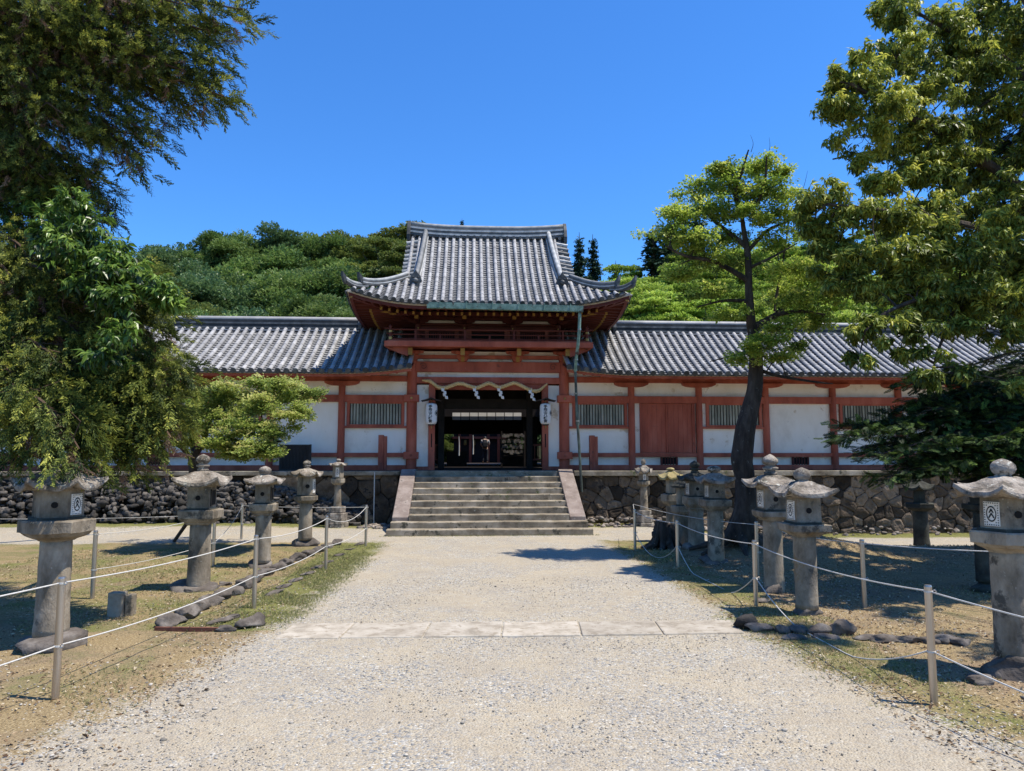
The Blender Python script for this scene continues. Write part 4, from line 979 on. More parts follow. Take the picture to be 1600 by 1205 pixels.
pts2 = [at(899, 578, 18.85), at(901, 640, 18.9), at(905, 700, 18.95), at(909, 769, 19.0)]
m = MB(); m.tube(pts2, .036, 10); p_ = m.build('lower_pipe', M['pipe'], gt)
for p in (pts[1], pts[3], pts2[0], pts2[1].lerp(pts2[0], .4), pts2[1].lerp(pts2[2], .3)):
    m = MB(); m.tube([p+Vector((0, 0, .02)), p-Vector((0, 0, .02))], .05, 10); m.build('pipe_collar', M['steel'], gt)

# ------------------------------------------------------------------ red fin boards, black screen, white pole
for px_, lab in ((597, 'upright red board standing on the wall top left of the steps'), (928, 'upright red board standing on the wall top right of the steps')):
    q = at(px_, 735, 19.75); f = thing('red_board', lab, 'board', (q.x, 19.75, DECK), 0, 'red boards flanking the steps')
    m = MB(); m.box(q.x-.11, q.x+.03, 19.72, 19.86, DECK, 2.30); m.build('board', M['redold'], f, .008)
    m = MB(); m.box(q.x+.032, q.x+.115, 19.74, 19.84, DECK, 2.27); m.build('side_board', M['redold'], f, .008)
q = at(461, 733, 19.8); f = thing('black_screen', 'black slatted folding screen leaning by the left corridor wall', 'screen', (q.x, 19.8, DECK))
m = MB(); x0, x1 = q.x-.41, q.x+.41
for a, b, c, d in ((x0, x1, 2.0, 2.045), (x0, x1, DECK, 1.41)): m.box(a, b, 19.76, 19.82, c, d)
m.box(x0, x0+.045, 19.757, 19.823, DECK, 2.05); m.box(x1-.045, x1, 19.757, 19.823, DECK, 2.05); m.build('screen_frame', M['black'], f)
m = MB()
for i in range(20): x = x0+.045+(x1-x0-.09)*(i+.5)/20; m.box(x-.012, x+.012, 19.775, 19.80, 1.41, 2.0)
m.build('slats', M['black'], f); one('backing', M['hole'], f, box=(x0+.04, x1-.04, 19.803, 19.81, 1.41, 2.0))
q = at(584, 810, 19.05); m = MB(); m.tube([(q.x, 19.05, .02), (q.x, 19.05, 1.33)], .014, 8); tag(m.build('thin_pole', M['rope']), 'thin pale pole standing against the dark wall left of the steps', 'pole')

# ------------------------------------------------------------------ sacred straw rope and paper streamers
YS = 20.0
rp = [(659.5, 594.3), (666, 595), (673, 596.4), (685, 605), (695.6, 606), (705, 603), (714.7, 599.6), (724, 600), (731.7, 602.8), (744.5, 606), (754, 602.5), (763.6, 599), (772, 602), (780.6, 605.5), (792, 602), (804, 598.6), (815, 603), (825, 608), (834, 611), (842, 610.5), (850, 604), (855, 599.6)]
cl = curve([at(x, y, YS) for x, y in rp], 8); RT = thing('straw_rope', 'thick twisted straw rope hung in waves across the gate opening', 'sacred rope', tuple(cl[0]))
m = MB(); L_ = 0; N_ = len(cl)
for s in range(3):
    pts = []; L_ = 0
    for i, p in enumerate(cl):
        if i: L_ += (p-cl[i-1]).length
        th = L_*26+s*2*PI/3; taper = min(1, .45+i/30, .35+(N_-i)/30)
        pts.append(p+Vector((0, math.cos(th), math.sin(th)))*.027*taper)
    m = MB(); m.tube(pts, [.030*min(1, .45+i/30, .35+(N_-i)/30) for i in range(N_)], 7); m.build('strand', M['straw'], RT, smooth=True)
labs = ['leftmost white zigzag paper streamer on the straw rope', 'second white zigzag paper streamer from the left on the straw rope', 'third white zigzag paper streamer from the left on the straw rope', 'rightmost white zigzag paper streamer on the straw rope']
for (x, y0), lb in zip(((694, 605), (743.5, 605), (781.5, 605), (830.5, 608)), labs):
    m = MB(); p = at(x, y0, YS-.06)
    m.box(p.x-.004, p.x+.004, p.y-.003, p.y+.003, p.z-.06, p.z+.03)
    for k in range(4):
        cx = p.x+(-.03+.022*k+(.028 if k % 2 else -.008)); z = p.z-.03-.068*k; w_ = .045
        m.add([(cx-w_, p.y-.01*k, z), (cx+w_*.8, p.y+.01, z-.012), (cx+w_, p.y-.012, z-.095), (cx-w_*.7, p.y+.012, z-.08),
               (cx-w_, p.y-.01*k+.003, z), (cx+w_*.8, p.y+.013, z-.012), (cx+w_, p.y-.009, z-.095), (cx-w_*.7, p.y+.015, z-.08)],
              [(0, 1, 2, 3), (7, 6, 5, 4), (0, 4, 5, 1), (1, 5, 6, 2), (2, 6, 7, 3), (3, 7, 4, 0)])
    tag(m.build('paper_streamer', M['paper']), lb, 'paper streamer', 'streamers on the straw rope')

# ------------------------------------------------------------------ hanging paper lanterns
def text_mesh(txt, size):
    cu = bpy.data.curves.new('writing', 'FONT'); cu.body = txt; cu.size = size; cu.align_x = 'CENTER'; cu.extrude = 0; cu.resolution_u = 2; cu.offset = .0035
    ob = bpy.data.objects.new('writing', cu); C.objects.link(ob); dg = bpy.context.evaluated_depsgraph_get()
    me = bpy.data.meshes.new_from_object(ob.evaluated_get(dg)); bpy.data.objects.remove(ob); bpy.data.curves.remove(cu)
    bm = bmesh.new(); bm.from_mesh(me); bmesh.ops.triangulate(bm, faces=bm.faces[:]); bm.to_mesh(me); bm.free(); return me
for px_, lab in ((674, 'white paper lantern with black characters hanging left of the gate opening'), (852.5, 'white paper lantern with black characters hanging right of the gate opening')):
    c = at(px_, 647, 19.86); T = thing('paper_lantern', lab, 'paper lantern', tuple(c), 0, 'paper lanterns at the gate')
    prof_ = [(.08, .285), (.13, .27), (.155, .22), (.158, .0), (.152, -.2), (.125, -.265), (.08, -.28)]
    m = MB(); rings = []
    zz = np.linspace(.285, -.28, 34)
    for i, z in enumerate(zz):
        r = np.interp(-z, [-q[1] for q in prof_], [q[0] for q in prof_])*(1+(.012 if i % 2 else -.008))
        rings.append([(c.x+r*math.cos(a), c.y+r*math.sin(a), c.z+z) for a in [2*PI*j/28 for j in range(28)]])
    m.loops(rings[::-1]); b_ = m.build('paper_body', M['paper'], T, smooth=True)
    for z in (.29, -.295):
        m = MB(); m.tube([(c.x, c.y, c.z+z-.014), (c.x, c.y, c.z+z+.014)], .085, 20); m.build('rim', M['black'], T)
    for i, ch in enumerate('手向山八幡宮'):
        me = text_mesh(ch, .098); ca = []
        R0 = .163
        vs = np.array([v.co[:] for v in me.vertices]); 
        if not len(vs): continue
        cx = (vs[:, 0].min()+vs[:, 0].max())/2; cy = (vs[:, 1].min()+vs[:, 1].max())/2; th0 = -PI/2-.12
        for v in me.vertices:
            u = (v.co.x-cx)*1.05; z = (v.co.y-cy)*.86; th = th0+u/R0
            v.co = Vector((c.x+R0*math.cos(th), c.y+R0*math.sin(th), c.z+.195-.078*i+z))
        me.materials.append(M['ink']); o = bpy.data.objects.new('written_character', me); C.objects.link(o); attach(o, b_)
    # round crest on the side
    m = MB()
    for r0, r1 in ((.050, .062), (.0, .034)):
        k = 18; vs = []
        for rr_ in (r0, r1):
            for j in range(k):
                a = 2*PI*j/k; th = -PI/2+1.02+rr_*math.cos(a)/.164; vs.append((c.x+.1635*math.cos(th), c.y+.1635*math.sin(th), c.z+.02+rr_*math.sin(a)*1.1))
        m.add(vs, [(j, (j+1) % k, k+(j+1) % k, k+j) for j in range(k)])
    m.build('crest', M['ink'], b_)
    # wooden rain hood
    m = MB(); hz = c.z+.335
    for s_ in (-1, 1):
        m.loops([[(c.x+s_*u, c.y+y, hz+z) for u, z in ((0, .075), (.10, .035), (.26, .0), (.27, .015), (.10, .06), (0, .10))] for y in (-.2, .2)])
    h_ = m.build('rain_hood', M['dark'], T); m = MB(); m.box(c.x-.02, c.x+.02, c.y-.02, c.y+.33, hz+.04, hz+.075); m.build('hood_bracket', M['dark'], T)
    m = MB(); m.tube([(c.x, c.y, hz+.04), (c.x, c.y, c.z+.29)], .008, 6); m.build('hook', M['gold'], T)
    m = MB(); m.tube([(c.x, c.y, c.z-.30), (c.x+.01, c.y, c.z-.36), (c.x, c.y, c.z-.40)], [.01, .016, .006], 6); m.build('tassel', M['gold'], T)

# ================================================================== SHRINE COURT SEEN THROUGH THE GATE
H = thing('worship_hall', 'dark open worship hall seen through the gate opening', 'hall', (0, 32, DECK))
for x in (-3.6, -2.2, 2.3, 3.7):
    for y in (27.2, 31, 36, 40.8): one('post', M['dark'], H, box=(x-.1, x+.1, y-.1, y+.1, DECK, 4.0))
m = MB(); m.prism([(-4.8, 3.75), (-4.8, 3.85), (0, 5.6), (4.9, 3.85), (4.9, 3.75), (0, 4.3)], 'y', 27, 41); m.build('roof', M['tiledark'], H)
one('floor', M['dark'], H, box=(-3.9, 4.0, 24.3, 49, DECK-.014, DECK+.004))  # near black also beyond the roof, shade put into the floor colour
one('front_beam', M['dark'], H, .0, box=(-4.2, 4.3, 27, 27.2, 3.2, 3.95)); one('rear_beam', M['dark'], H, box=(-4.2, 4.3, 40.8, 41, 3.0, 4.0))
for x0, x1 in ((-3.6, -2.2), (2.3, 3.7)): one('side_railing', M['redold'], H, box=(x0, x1, 27.1, 27.2, 2.1, 2.2))
K = thing('inner_shrine', 'dim red inner shrine far behind the worshipper, framed by the gate', 'shrine', (.3, 52, DECK))
for x in (-1.1, -.35, .9, 1.6): one('post', M['red'], K, box=(x-.09, x+.09, 51, 51.2, DECK, 3.6))
one('wall', M['dark'], K, box=(-1.5, 2.0, 51.3, 53, DECK, 3.6)); one('beam', M['red'], K, box=(-1.6, 2.1, 50.9, 51.1, 3.0, 3.15))
m = MB(); m.prism([(-2.3, 3.45), (.25, 5.2), (2.8, 3.45), (2.8, 3.6), (.25, 5.5), (-2.3, 3.6)], 'y', 50.2, 54); m.build('roof', M['tiledark'], K)
for x in (-.7, -.1, .6): 
    m = MB(); m.tube([(x, 50.85, 2.9), (x, 50.85, 2.6), (x, 50.85, 2.55)], [.09, .11, .05], 8); m.build('brass_lamp', M['gold'], K)
for a, b in ((-1.35, -.55), (.85, 1.9)):
    o = one('offering_box', M['dark'], None, .01, box=(a, b, 29.6, 30.2, DECK+.005, 1.95))
    tag(o, 'dark wooden offering box left of the worshipper inside the gate' if a < 0 else 'dark wooden chest right of the worshipper inside the gate', 'wooden box')
for k in range(8):
    xx = 707+k*13.6; p = at(xx, 645, 25.85); q = at(xx+12.4, 656.5, 25.85)
    m = MB(); m.loops([[(p.x, 25.82, q.z), (q.x, 25.82+.01*math.sin(k), q.z), (q.x, 25.84, q.z), (p.x, 25.84, q.z)], [(p.x, 25.8, (p.z+q.z)/2), (q.x, 25.8, (p.z+q.z)/2), (q.x, 25.82, (p.z+q.z)/2), (p.x, 25.82, (p.z+q.z)/2)], [(p.x, 25.82, p.z), (q.x, 25.82, p.z), (q.x, 25.84, p.z), (p.x, 25.84, p.z)]])
    tag(m.build('cloth_panel', M['shoji']), ORD[k]+' small pale cloth panel from the left in the row hanging inside the gate', 'cloth', 'row of pale cloth panels inside the gate')
E_ = thing('plaque_rack', 'rack crowded with small wooden votive plaques inside the gate on the right', 'plaque rack', (at(800, 700, 26).x, 26, DECK))
a = at(784, 712, 26); b = at(820, 678, 26)
m = MB()
for x in (a.x, b.x): m.box(x-.03, x+.03, 26.05, 26.12, DECK, b.z+.1)
for z in np.linspace(a.z, b.z, 5): m.box(a.x, b.x, 26.06, 26.10, z-.015, z+.015)
m.build('rack_frame', M['dark'], E_)
for i in range(60):
    x = random.uniform(a.x+.05, b.x-.05); z = random.choice(list(np.linspace(a.z, b.z, 5)[1:]))-random.uniform(.02, .1); w_ = random.uniform(.04, .06)
    m = MB(); y = 26.04-random.random()*.08; t_ = random.uniform(-.015, .015)
    m.prism([(x-w_, z-.05), (x+w_, z-.05+t_), (x+w_, z+.02+t_), (x, z+.05), (x-w_, z+.02)], 'y', y-.006, y); m.build('votive_plaque', M['ema'], E_)
for i, (x, z0, z1) in enumerate(((717, 712, 682), (739, 710, 680), (829, 700, 690))):
    p = at(x, z0, 26.5); q = at(x, z1, 26.5); m = MB()
    m.tube([p, p.lerp(q, .5)+Vector((.01, 0, 0)), q], [.03, .022, .012] if i < 2 else [.05, .05, .05], 6)
    tag(m.build('bell_rope' if i < 2 else 'notice_sheet', M['shoji']), ('left pale bell rope hanging inside the gate', 'right pale bell rope hanging inside the gate, nearer the worshipper', 'small pale notice on the dark inner post inside the gate')[i], 'rope' if i < 2 else 'notice')

# ================================================================== STONE LANTERNS
def pring(cx, cy, a, z, n, rot=0, m=5, lift=0.0, rnd_=0.0):
    """ring of an n-sided plan with apothem a (n=0: round); corners lifted"""
    out = []
    if n == 0:
        return [(cx+a*math.cos(2*PI*j/24), cy+a*math.sin(2*PI*j/24), z) for j in range(24)]
    Rc = a/math.cos(PI/n)
    for k in range(n):
        t0 = rot-PI/2-PI/n+2*PI*k/n; t1 = t0+2*PI/n
        A = (math.cos(t0)*Rc, math.sin(t0)*Rc); B = (math.cos(t1)*Rc, math.sin(t1)*Rc)
        for j in range(m):
            f = j/m; c = abs(2*f-1); x = A[0]+(B[0]-A[0])*f; y = A[1]+(B[1]-A[1])*f
            s_ = 1+rnd_*c**3
            out.append((cx+x*s_, cy+y*s_, z+lift*c**2.6))
    return out
def crest_panel(parent, c, nrm, w_, h, dark=False):
    """white perforated panel with a round dark emblem, set on a face centred at c with outward normal nrm"""
    n_ = Vector(nrm).normalized(); s_ = Vector((0, 0, 1)).cross(n_).normalized(); u = Vector((0, 0, 1)); c = Vector(c)
    def quad(mb, x0, x1, z0, z1, d):
        mb.add([c+s_*x0+u*z0+n_*d, c+s_*x1+u*z0+n_*d, c+s_*x1+u*z1+n_*d, c+s_*x0+u*z1+n_*d], [(0, 1, 2, 3)])
    fr = MB()
    fr.add([c+s_*i+u*j+n_*d for d in (-.004, .010) for i, j in ((-w_/2, -h/2), (w_/2, -h/2), (w_/2, h/2), (-w_/2, h/2))],
           [(4, 5, 6, 7), (0, 1, 5, 4), (1, 2, 6, 5), (2, 3, 7, 6), (3, 0, 4, 7)])
    f = fr.build('window_panel', M['hole'] if dark else M['plaster'], parent)
    m = MB()
    if dark:
        for x0, x1, z0, z1 in ((-w_/2, -w_/2+.012, -h/2, h/2), (w_/2-.012, w_/2, -h/2, h/2), (-w_/2, w_/2, h/2-.012, h/2), (-w_/2, w_/2, -h/2, -h/2+.012)): quad(m, x0, x1, z0, z1, .014)
        m.build('panel_rim', M['lan'], f); return
    nx_, nz_ = 7, 10; st = w_/nx_
    for i in range(nx_):
        for j in range(nz_):
            x = -w_/2+w_*(i+.5)/nx_; z = -h/2+h*(j+.5)/nz_
            if (x/(w_*.36))**2+(z/(h*.36))**2 < 1.25: continue
            q = st*.24; quad(m, x-q, x+q, z-q, z+q, .013)
    k = 22; ro, ri = .33, .27; vs = [c+s_*(w_*r*math.cos(2*PI*j/k))+u*(h*r*math.sin(2*PI*j/k))+n_*.013 for r in (ri, ro) for j in range(k)]
    m.add(vs, [(j, (j+1) % k, k+(j+1) % k, k+j) for j in range(k)])
    for pts in ([(-.02, .22), (.02, .22), (.13, .05), (.09, .02), (.02, .10), (-.02, .10), (-.09, .02), (-.13, .05)], [(-.16, -.16), (-.02, .05), (.02, .05), (.16, -.16), (.10, -.18), (0, -.04), (-.10, -.18)]):
        k = len(pts); c0 = (sum(p[0] for p in pts)/k, sum(p[1] for p in pts)/k)
        vs = [c+s_*(w_*p[0]*1.3)+u*(h*p[1])+n_*.013 for p in pts]; m.add(vs, [tuple(range(k))])
    m.build('round_emblem', M['ink'], f)

def lantern(label, x, Y, rows, wid, n=4, rot=0, base='rock', panel=None, dark=False, capm=None, stone=None, fshape='onion', lean=0, hole=True, brk=None):
    """rows (photo y): base_top, shaft_top, plat_top, box_top, cap_top, fin_top ; wid (photo px): shaft_bot, shaft_top, platform, box, cap, finial, base"""
    z = [at(x, r, Y).z for r in rows]; zb, zs, zp, zx, zc, zf = z; k = (at(x+50, rows[2], Y)-at(x-50, rows[2], Y)).x/100
    ca = math.atan2(at(x, 715, Y).x-CAM.x, Y); k *= math.cos(ca)
    w_ = [v*k for v in wid]; cx = at(x, 715, Y).x; g0 = float(gz(cx, Y))
    sm = stone or M['lan']; cm = capm or M['cap']
    T = thing('stone_lantern', label, 'stone lantern', (cx, Y, g0), 0, 'stone lanterns lining the approach')
    rr_ = random.Random(int(x*7))
    pk = (1/1.30 if n == 4 else 1/1.12 if n == 6 else 1.0)   # apparent width -> flat-to-flat width
    hs_, ht, hp, hx, hc, hf = w_[0]/2, w_[1]/2, w_[2]/2*pk, w_[3]/2*pk, w_[4]/2*pk, w_[5]/2
    # base
    if base == 'rock':
        V, Fc = rock_shape(int(x) % 97+200, 3); hb = max(.12, zb-g0)
        V = V*np.array([w_[6]/2*1.1, w_[6]/2*.95, hb*1.15])+np.array([cx, Y, g0+.0]); npmesh('base_stone', V, Fc, M['rock2'] if stone is None else sm, T)
    else:
        m = MB()
        st = [(w_[6]/2*1.1, 0, .33), (w_[6]/2, .33, .72), (w_[6]/2*.8, .72, 1.0)]
        for a, f0, f1 in st:
            za, zz_ = g0-.05+(zb-g0+.05)*f0, g0-.05+(zb-g0+.05)*f1-.004
            m.loops([pring(cx, Y, a*.97*pk, za, n or 4, rot, 4), pring(cx, Y, a*pk, za+.02, n or 4, rot, 4), pring(cx, Y, a*pk, zz_-.015, n or 4, rot, 4), pring(cx, Y, a*.95*pk, zz_, n or 4, rot, 4)])
        m.build('pedestal', M['cap'], T, rough=.006, rscale=9)
    # shaft
    m = MB(); zl = max(g0-.02, zb-.03); N_ = 14; rings = []
    for i in range(N_+1):
        f = i/N_; zz_ = zl+(zs-zl)*f; r = hs_+(ht-hs_)*f; r *= 1+.05*(1-f)**6
        if abs(f-.5) < .04: r *= 1.035
        rings.append([(cx+lean*(1-f)*-.0+r*math.cos(a), Y+r*math.sin(a), zz_) for a in [2*PI*j/22 for j in range(22)]])
    m.loops(rings); m.build('shaft', sm, T, smooth=True, rough=.005, rscale=8)
    # platform: lotus bowl below, slab above
    m = MB(); hz = zp-zs
    m.loops([pring(cx, Y, ht*.98, zs-.01, n, rot, 6), pring(cx, Y, ht*1.1, zs+hz*.03, n, rot, 6), pring(cx, Y, hp*.68, zs+hz*.11, n, rot, 6), pring(cx, Y, hp*.82, zs+hz*.21, n, rot, 6), pring(cx, Y, hp*.89, zs+hz*.34, n, rot, 6), pring(cx, Y, hp*.90, zs+hz*.37, n, rot, 6), pring(cx, Y, hp*.985, zs+hz*.40, n, rot, 6),
             pring(cx, Y, hp, zs+hz*.92, n, rot, 6), pring(cx, Y, hp*.97, zp, n, rot, 6)])
    pf = m.build('platform', sm, T, rough=.007, rscale=9)
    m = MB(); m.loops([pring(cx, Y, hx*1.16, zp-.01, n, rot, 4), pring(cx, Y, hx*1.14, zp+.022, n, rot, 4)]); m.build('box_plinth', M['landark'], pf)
    # fire box
    m = MB(); m.loops([pring(cx, Y, hx, zp+.015, n, rot, 5), pring(cx, Y, hx*1.0, (zp+zx)/2, n, rot, 5), pring(cx, Y, hx*.97, zx+.02, n, rot, 5)])
    fb = m.build('fire_box', sm, T, rough=.004, rscale=10)
    nf = n or 6; hb = zx-zp; mz = (zx+zp)/2+.005
    if hole:
        a = rot-PI/2; d = Vector((math.cos(a), math.sin(a), 0)); c = Vector((cx, Y, mz))+d*(hx*.99)
        m = MB(); m.tube([c-d*.01, c+d*.007], [hb*.115, hb*.105], 14); m.build('round_hole', M['hole'], fb)
    if panel is not None:
        a = rot-PI/2+panel*2*PI/nf; d = Vector((math.cos(a), math.sin(a), 0)); c = Vector((cx, Y, mz))+d*(hx*.995)
        fw = 2*hx*math.tan(PI/nf); crest_panel(fb, c, d, min(fw*.62, hb*.62), hb*.72, dark)
    # cap
    m = MB(); hC = zc-zx; li = hC*.42; th = hC*.26; rings = [pring(cx, Y, hx*.9, zx-.004, n, rot, 8), pring(cx, Y, hc*.72, zx+hC*.03, n, rot, 8, li*.25), pring(cx, Y, hc*.98, zx+.0, n, rot, 8, li, .05), pring(cx, Y, hc, zx+th*.35, n, rot, 8, li, .06), pring(cx, Y, hc*.985, zx+th, n, rot, 8, li, .05)]
    for i in range(1, 9):
        t = i/8; f = 1-t*.74; g_ = .42*t+.58*(t*t*(3-2*t)); rings.append(pring(cx, Y, hc*f, zx+th+(hC-th)*g_, n, rot, 8, li*(1-t)**2.2, .04*(1-t)))
    m.loops(rings); cp = m.build('cap', cm, T, rough=.008, rscale=13)
    # finial
    hF = zf-zc
    if fshape == 'onion': P_ = [(.62, 0), (.78, .05), (.80, .16), (.55, .22), (.9, .30), (.95, .38), (.55, .44), (.75, .50), (1, .62), (.97, .74), (.7, .86), (.3, .95), (.06, 1.0)]
    elif fshape == 'ball': P_ = [(.7, 0), (.75, .10), (.6, .16), (.85, .25), (1, .45), (.96, .65), (.7, .84), (.3, .95), (.08, 1.0)]
    else: P_ = [(.5, 0), (.5, .25), (.8, .3), (1, .55), (.85, .85), (.4, 1.0)]
    m = MB(); m.loops([[(cx+hf*r*math.cos(a), Y+hf*r*math.sin(a), zc-.012+hF*v) for a in [2*PI*j/18 for j in range(18)]] for r, v in P_])
    m.build('finial', cm if fshape != 'x' else sm, T, smooth=True, rough=.005, rscale=12)
    return T
lantern('big near stone lantern on the left, its cap hidden under cedar fronds', 96, 7.10, (986, 843, 811, 766, 734, 706), (56, 52, 122, 80, 146, 30, 150), n=6, rot=rad(-18+36), panel=1)
lantern('tall stone lantern with a pale onion finial and open dark window, left row', 318, 10.03, (915, 818, 796, 760, 736, 708), (37, 34, 74, 47, 93, 23, 92), panel=1, dark=True)
lantern('stone lantern with pinkish worn cap between two barrier posts, left row', 415, 12.0, (876, 804, 787, 757, 742, 727), (26, 25, 49, 31, 66, 20, 46), fshape='ball', panel=1, dark=True)
lantern('slender hexagonal stone lantern with scalloped cap, farthest in the left row', 480, 14.7, (841, 786, 775, 745, 732, 718), (22, 20, 37, 28, 50, 13, 46), n=6, rot=rad(20), panel=1, capm=M['cap'])
lantern('ornate small stone lantern on a stepped pedestal against the wall, left of steps', 529, 18.35, (791, 758, 748, 728, 722, 716), (12, 10, 22, 17, 28, 8, 32), n=6, base='ped', fshape='flat', panel=0, hole=False)
lantern('big near stone lantern at the right edge, emblem panel and reddish cap', 1566, 5.75, (1020, 860, 829, 777, 745, 714), (62, 62, 130, 90, 170, 42, 150), n=6, rot=rad(-9), fshape='ball', panel=-1)
lantern('stone lantern with pointed lichened finial, nearer one of the overlapping right pair', 1252, 8.03, (946, 836, 818, 777, 752, 729), (35, 37, 84, 54, 104, 28, 66), fshape='ball', panel=-1)
lantern('stone lantern with tall pale onion finial, farther one of the overlapping right pair', 1203, 9.37, (922, 812, 798, 762, 742, 708), (32, 30, 64, 47, 90, 26, 50), panel=-1)
lantern('stone lantern with flattened round finial and pink cap, middle of the right row', 1115, 11.8, (874, 797, 780, 756, 739, 727), (26, 25, 54, 33, 64, 23, 52), fshape='flat', panel=-1)
lantern('dark capped stone lantern just behind the flat finial one, right row', 1085, 13.3, (862, 795, 776, 752, 739, 719), (26, 24, 44, 32, 58, 17, 44), capm=M['landark'], panel=-1)
lantern('mossy yellowish capped stone lantern beside the stump, right row', 1047, 15.0, (838, 790, 772, 750, 736, 730), (17, 16, 32, 15, 38, 14, 36), capm=M['moss'], fshape='flat', n=6, hole=False)
lantern('small rough stone lantern with rounded cap beside the mossy one, right row', 1062, 14.2, (850, 806, 790, 762, 750, 744), (24, 22, 32, 13, 30, 8, 36), capm=M['landark'], fshape='flat', n=0, hole=False)
lantern('ornate small stone lantern on a stepped pedestal against the wall, right of steps', 1005, 18.35, (797, 760, 752, 740, 727, 716), (13, 10, 20, 15, 27, 8, 28), n=6, base='ped', fshape='ball', panel=0, hole=False)
lantern('small stone lantern coloured dark for the tree shade, alone before the right wall', 1433, 14.6, (850, 798, 786, 766, 752, 748), (26, 24, 50, 20, 54, 14, 34), capm=M['landark'], stone=M['landark'], n=6, fshape='flat', hole=False)  # dark stone colour stands in for the tree shade on it
lantern('dark shadowed stone lantern behind the big one at the right edge', 1530, 9.3, (905, 800, 788, 762, 746, 733), (34, 32, 62, 36, 78, 20, 60), capm=M['landark'], stone=M['landark'], fshape='ball', hole=False)  # deep shade put into its stone colour

# ================================================================== BARRIER POSTS AND ROPES
PO = {}
def bpost(key, px_, Y, ytop, label):
    p = at(px_, 900, Y); X = p.x; zt = at(px_, ytop, Y).z; g0 = float(gz(X, Y))
    # the post is plumb: take x at mid height
    T = thing('barrier_post', label, 'barrier post', (X, Y, g0), 0, 'steel posts of the rope barrier')
    m = MB(); m.tube([(X, Y, g0-.05), (X, Y, zt-.012), (X, Y, zt)], [.026, .026, .022], 18); m.build('post', M['steel'], T)
    hs_ = [zt-.045, g0+(zt-g0)*.43]
    for h in hs_:
        m = MB(); m.tube([(X, Y, h-.006), (X, Y, h+.006)], [.030, .030], 16); r_ = m.build('rope_band', M['rope'], T)
        m = MB(); c = [(X+.034+.012*math.cos(a), Y-.018+.0*a, h+.012*math.sin(a)) for a in [2*PI*j/10 for j in range(11)]]; m.tube(c, .0035, 5, cap=False); m.build('eyelet', M['steel'], r_)
    PO[key] = (Vector((X, Y, 0)), hs_)
bpost('L1', 97.5, 5.59, 901, 'nearest barrier post on the left, in front of the big left lantern')
bpost('L2', 398.5, 8.73, 836, 'second barrier post on the left, beside the kerb stones')
bpost('L3', 508.5, 11.61, 806, 'third barrier post on the left, right of the slender lantern')
bpost('L4', 570.5, 14.54, 789, 'last barrier post on the left, near the foot of the steps')
bpost('R1', 1449, 5.14, 914, 'nearest barrier post on the right, left of the big right lantern')
bpost('R2', 1180, 8.47, 844, 'second barrier post on the right, left of the overlapping lanterns')
bpost('R3', 1059.5, 11.55, 813, 'third barrier post on the right, before the dark stump')
bpost('R4', 993, 13.64, 796, 'last barrier post on the right, near the foot of the steps')
bpost('B1', 146, 9.35, 829, 'back row barrier post just right of the big left lantern')
bpost('B2', 332, 12.05, 800, 'back row barrier post behind the dark windowed lantern')
bpost('B3', 375, 16.0, 787, 'farthest back row barrier post on the left, by the cross path')
bpost('C1', 1349, 8.32, 843, 'back row barrier post standing alone in the shaded ground on the right')
bpost('C2', 1184, 10.6, 815, 'back row barrier post beside the farther of the overlapping right lanterns')
PO['L0'] = (Vector((-4.35, 3.2, 0)), [.82, .36]); PO['R0'] = (Vector((3.15, 2.2, 0)), [.80, .36]); PO['B0'] = (Vector((-7.2, 7.9, 0)), [.8, .35]); PO['C0'] = (Vector((5.6, 6.7, 0)), [.80, .35]); PO['C3'] = (Vector((3.0, 15.6, 0)), [.72, .3])
PO['B4'] = (Vector((-9.5, 12.2, 0)), [.78, .35])
def rope(a, b, lv, sag, label, r=.0055, lvb=None):
    pa, ha = PO[a]; pb, hb = PO[b]; A = Vector((pa.x, pa.y, ha[lv])); B = Vector((pb.x, pb.y, hb[lv if lvb is None else lvb])); d = (B-A).normalized()
    A += d*.03; B -= d*.03; pts = []
    for i in range(25):
        t = i/24; p = A.lerp(B, t); p.z -= sag*4*t*(1-t); p.z = max(p.z, float(gz(p.x, p.y))+.012); pts.append(p)
    m = MB(); m.tube(pts, r, 7); tag(m.build('barrier_rope', M['rope'], smooth=True), label, 'rope', 'white ropes of the barrier')
rope('L0', 'L1', 0, .03, 'upper white rope running off the left edge from the nearest left post'); rope('L0', 'L1', 1, .05, 'lower white rope running off the left edge from the nearest left post')
rope('L1', 'L2', 0, .04, 'upper white rope between the first two left posts'); rope('L1', 'L2', 1, .05, 'lower white rope between the first two left posts')
rope('L2', 'L3', 0, .06, 'upper white rope between the second and third left posts'); rope('L2', 'L3', 1, .05, 'lower white rope between the second and third left posts')
rope('L3', 'L4', 0, .14, 'sagging upper rope between the last two left posts'); rope('L3', 'L4', 1, .05, 'lower rope between the last two left posts')
rope('R0', 'R1', 0, .04, 'upper white rope running off the right edge from the nearest right post'); rope('R0', 'R1', 1, .08, 'lower rope running down off the right edge from the nearest right post')
rope('R1', 'R2', 0, .06, 'upper white rope between the first two right posts'); rope('R1', 'R2', 1, .36, 'loose lower rope sagging to the ground between the first two right posts')
rope('R2', 'R3', 0, .05, 'upper white rope between the second and third right posts'); rope('R2', 'R3', 1, .42, 'loose lower rope sagging to the ground between the second and third right posts')
rope('R3', 'R4', 0, .04, 'upper white rope between the last two right posts'); rope('R3', 'R4', 1, .30, 'loose lower rope between the last two right posts')
rope('B0', 'B1', 0, .05, 'back row rope leaving the left edge behind the big left lantern', .0045); rope('B1', 'B2', 0, .05, 'upper back row rope behind the left lanterns', .0045)
rope('B1', 'B2', 1, .04, 'lower back row rope behind the left lanterns', .0045); rope('B2', 'B3', 1, .08, 'sagging back row rope near the cross path on the left', .0045, 0)
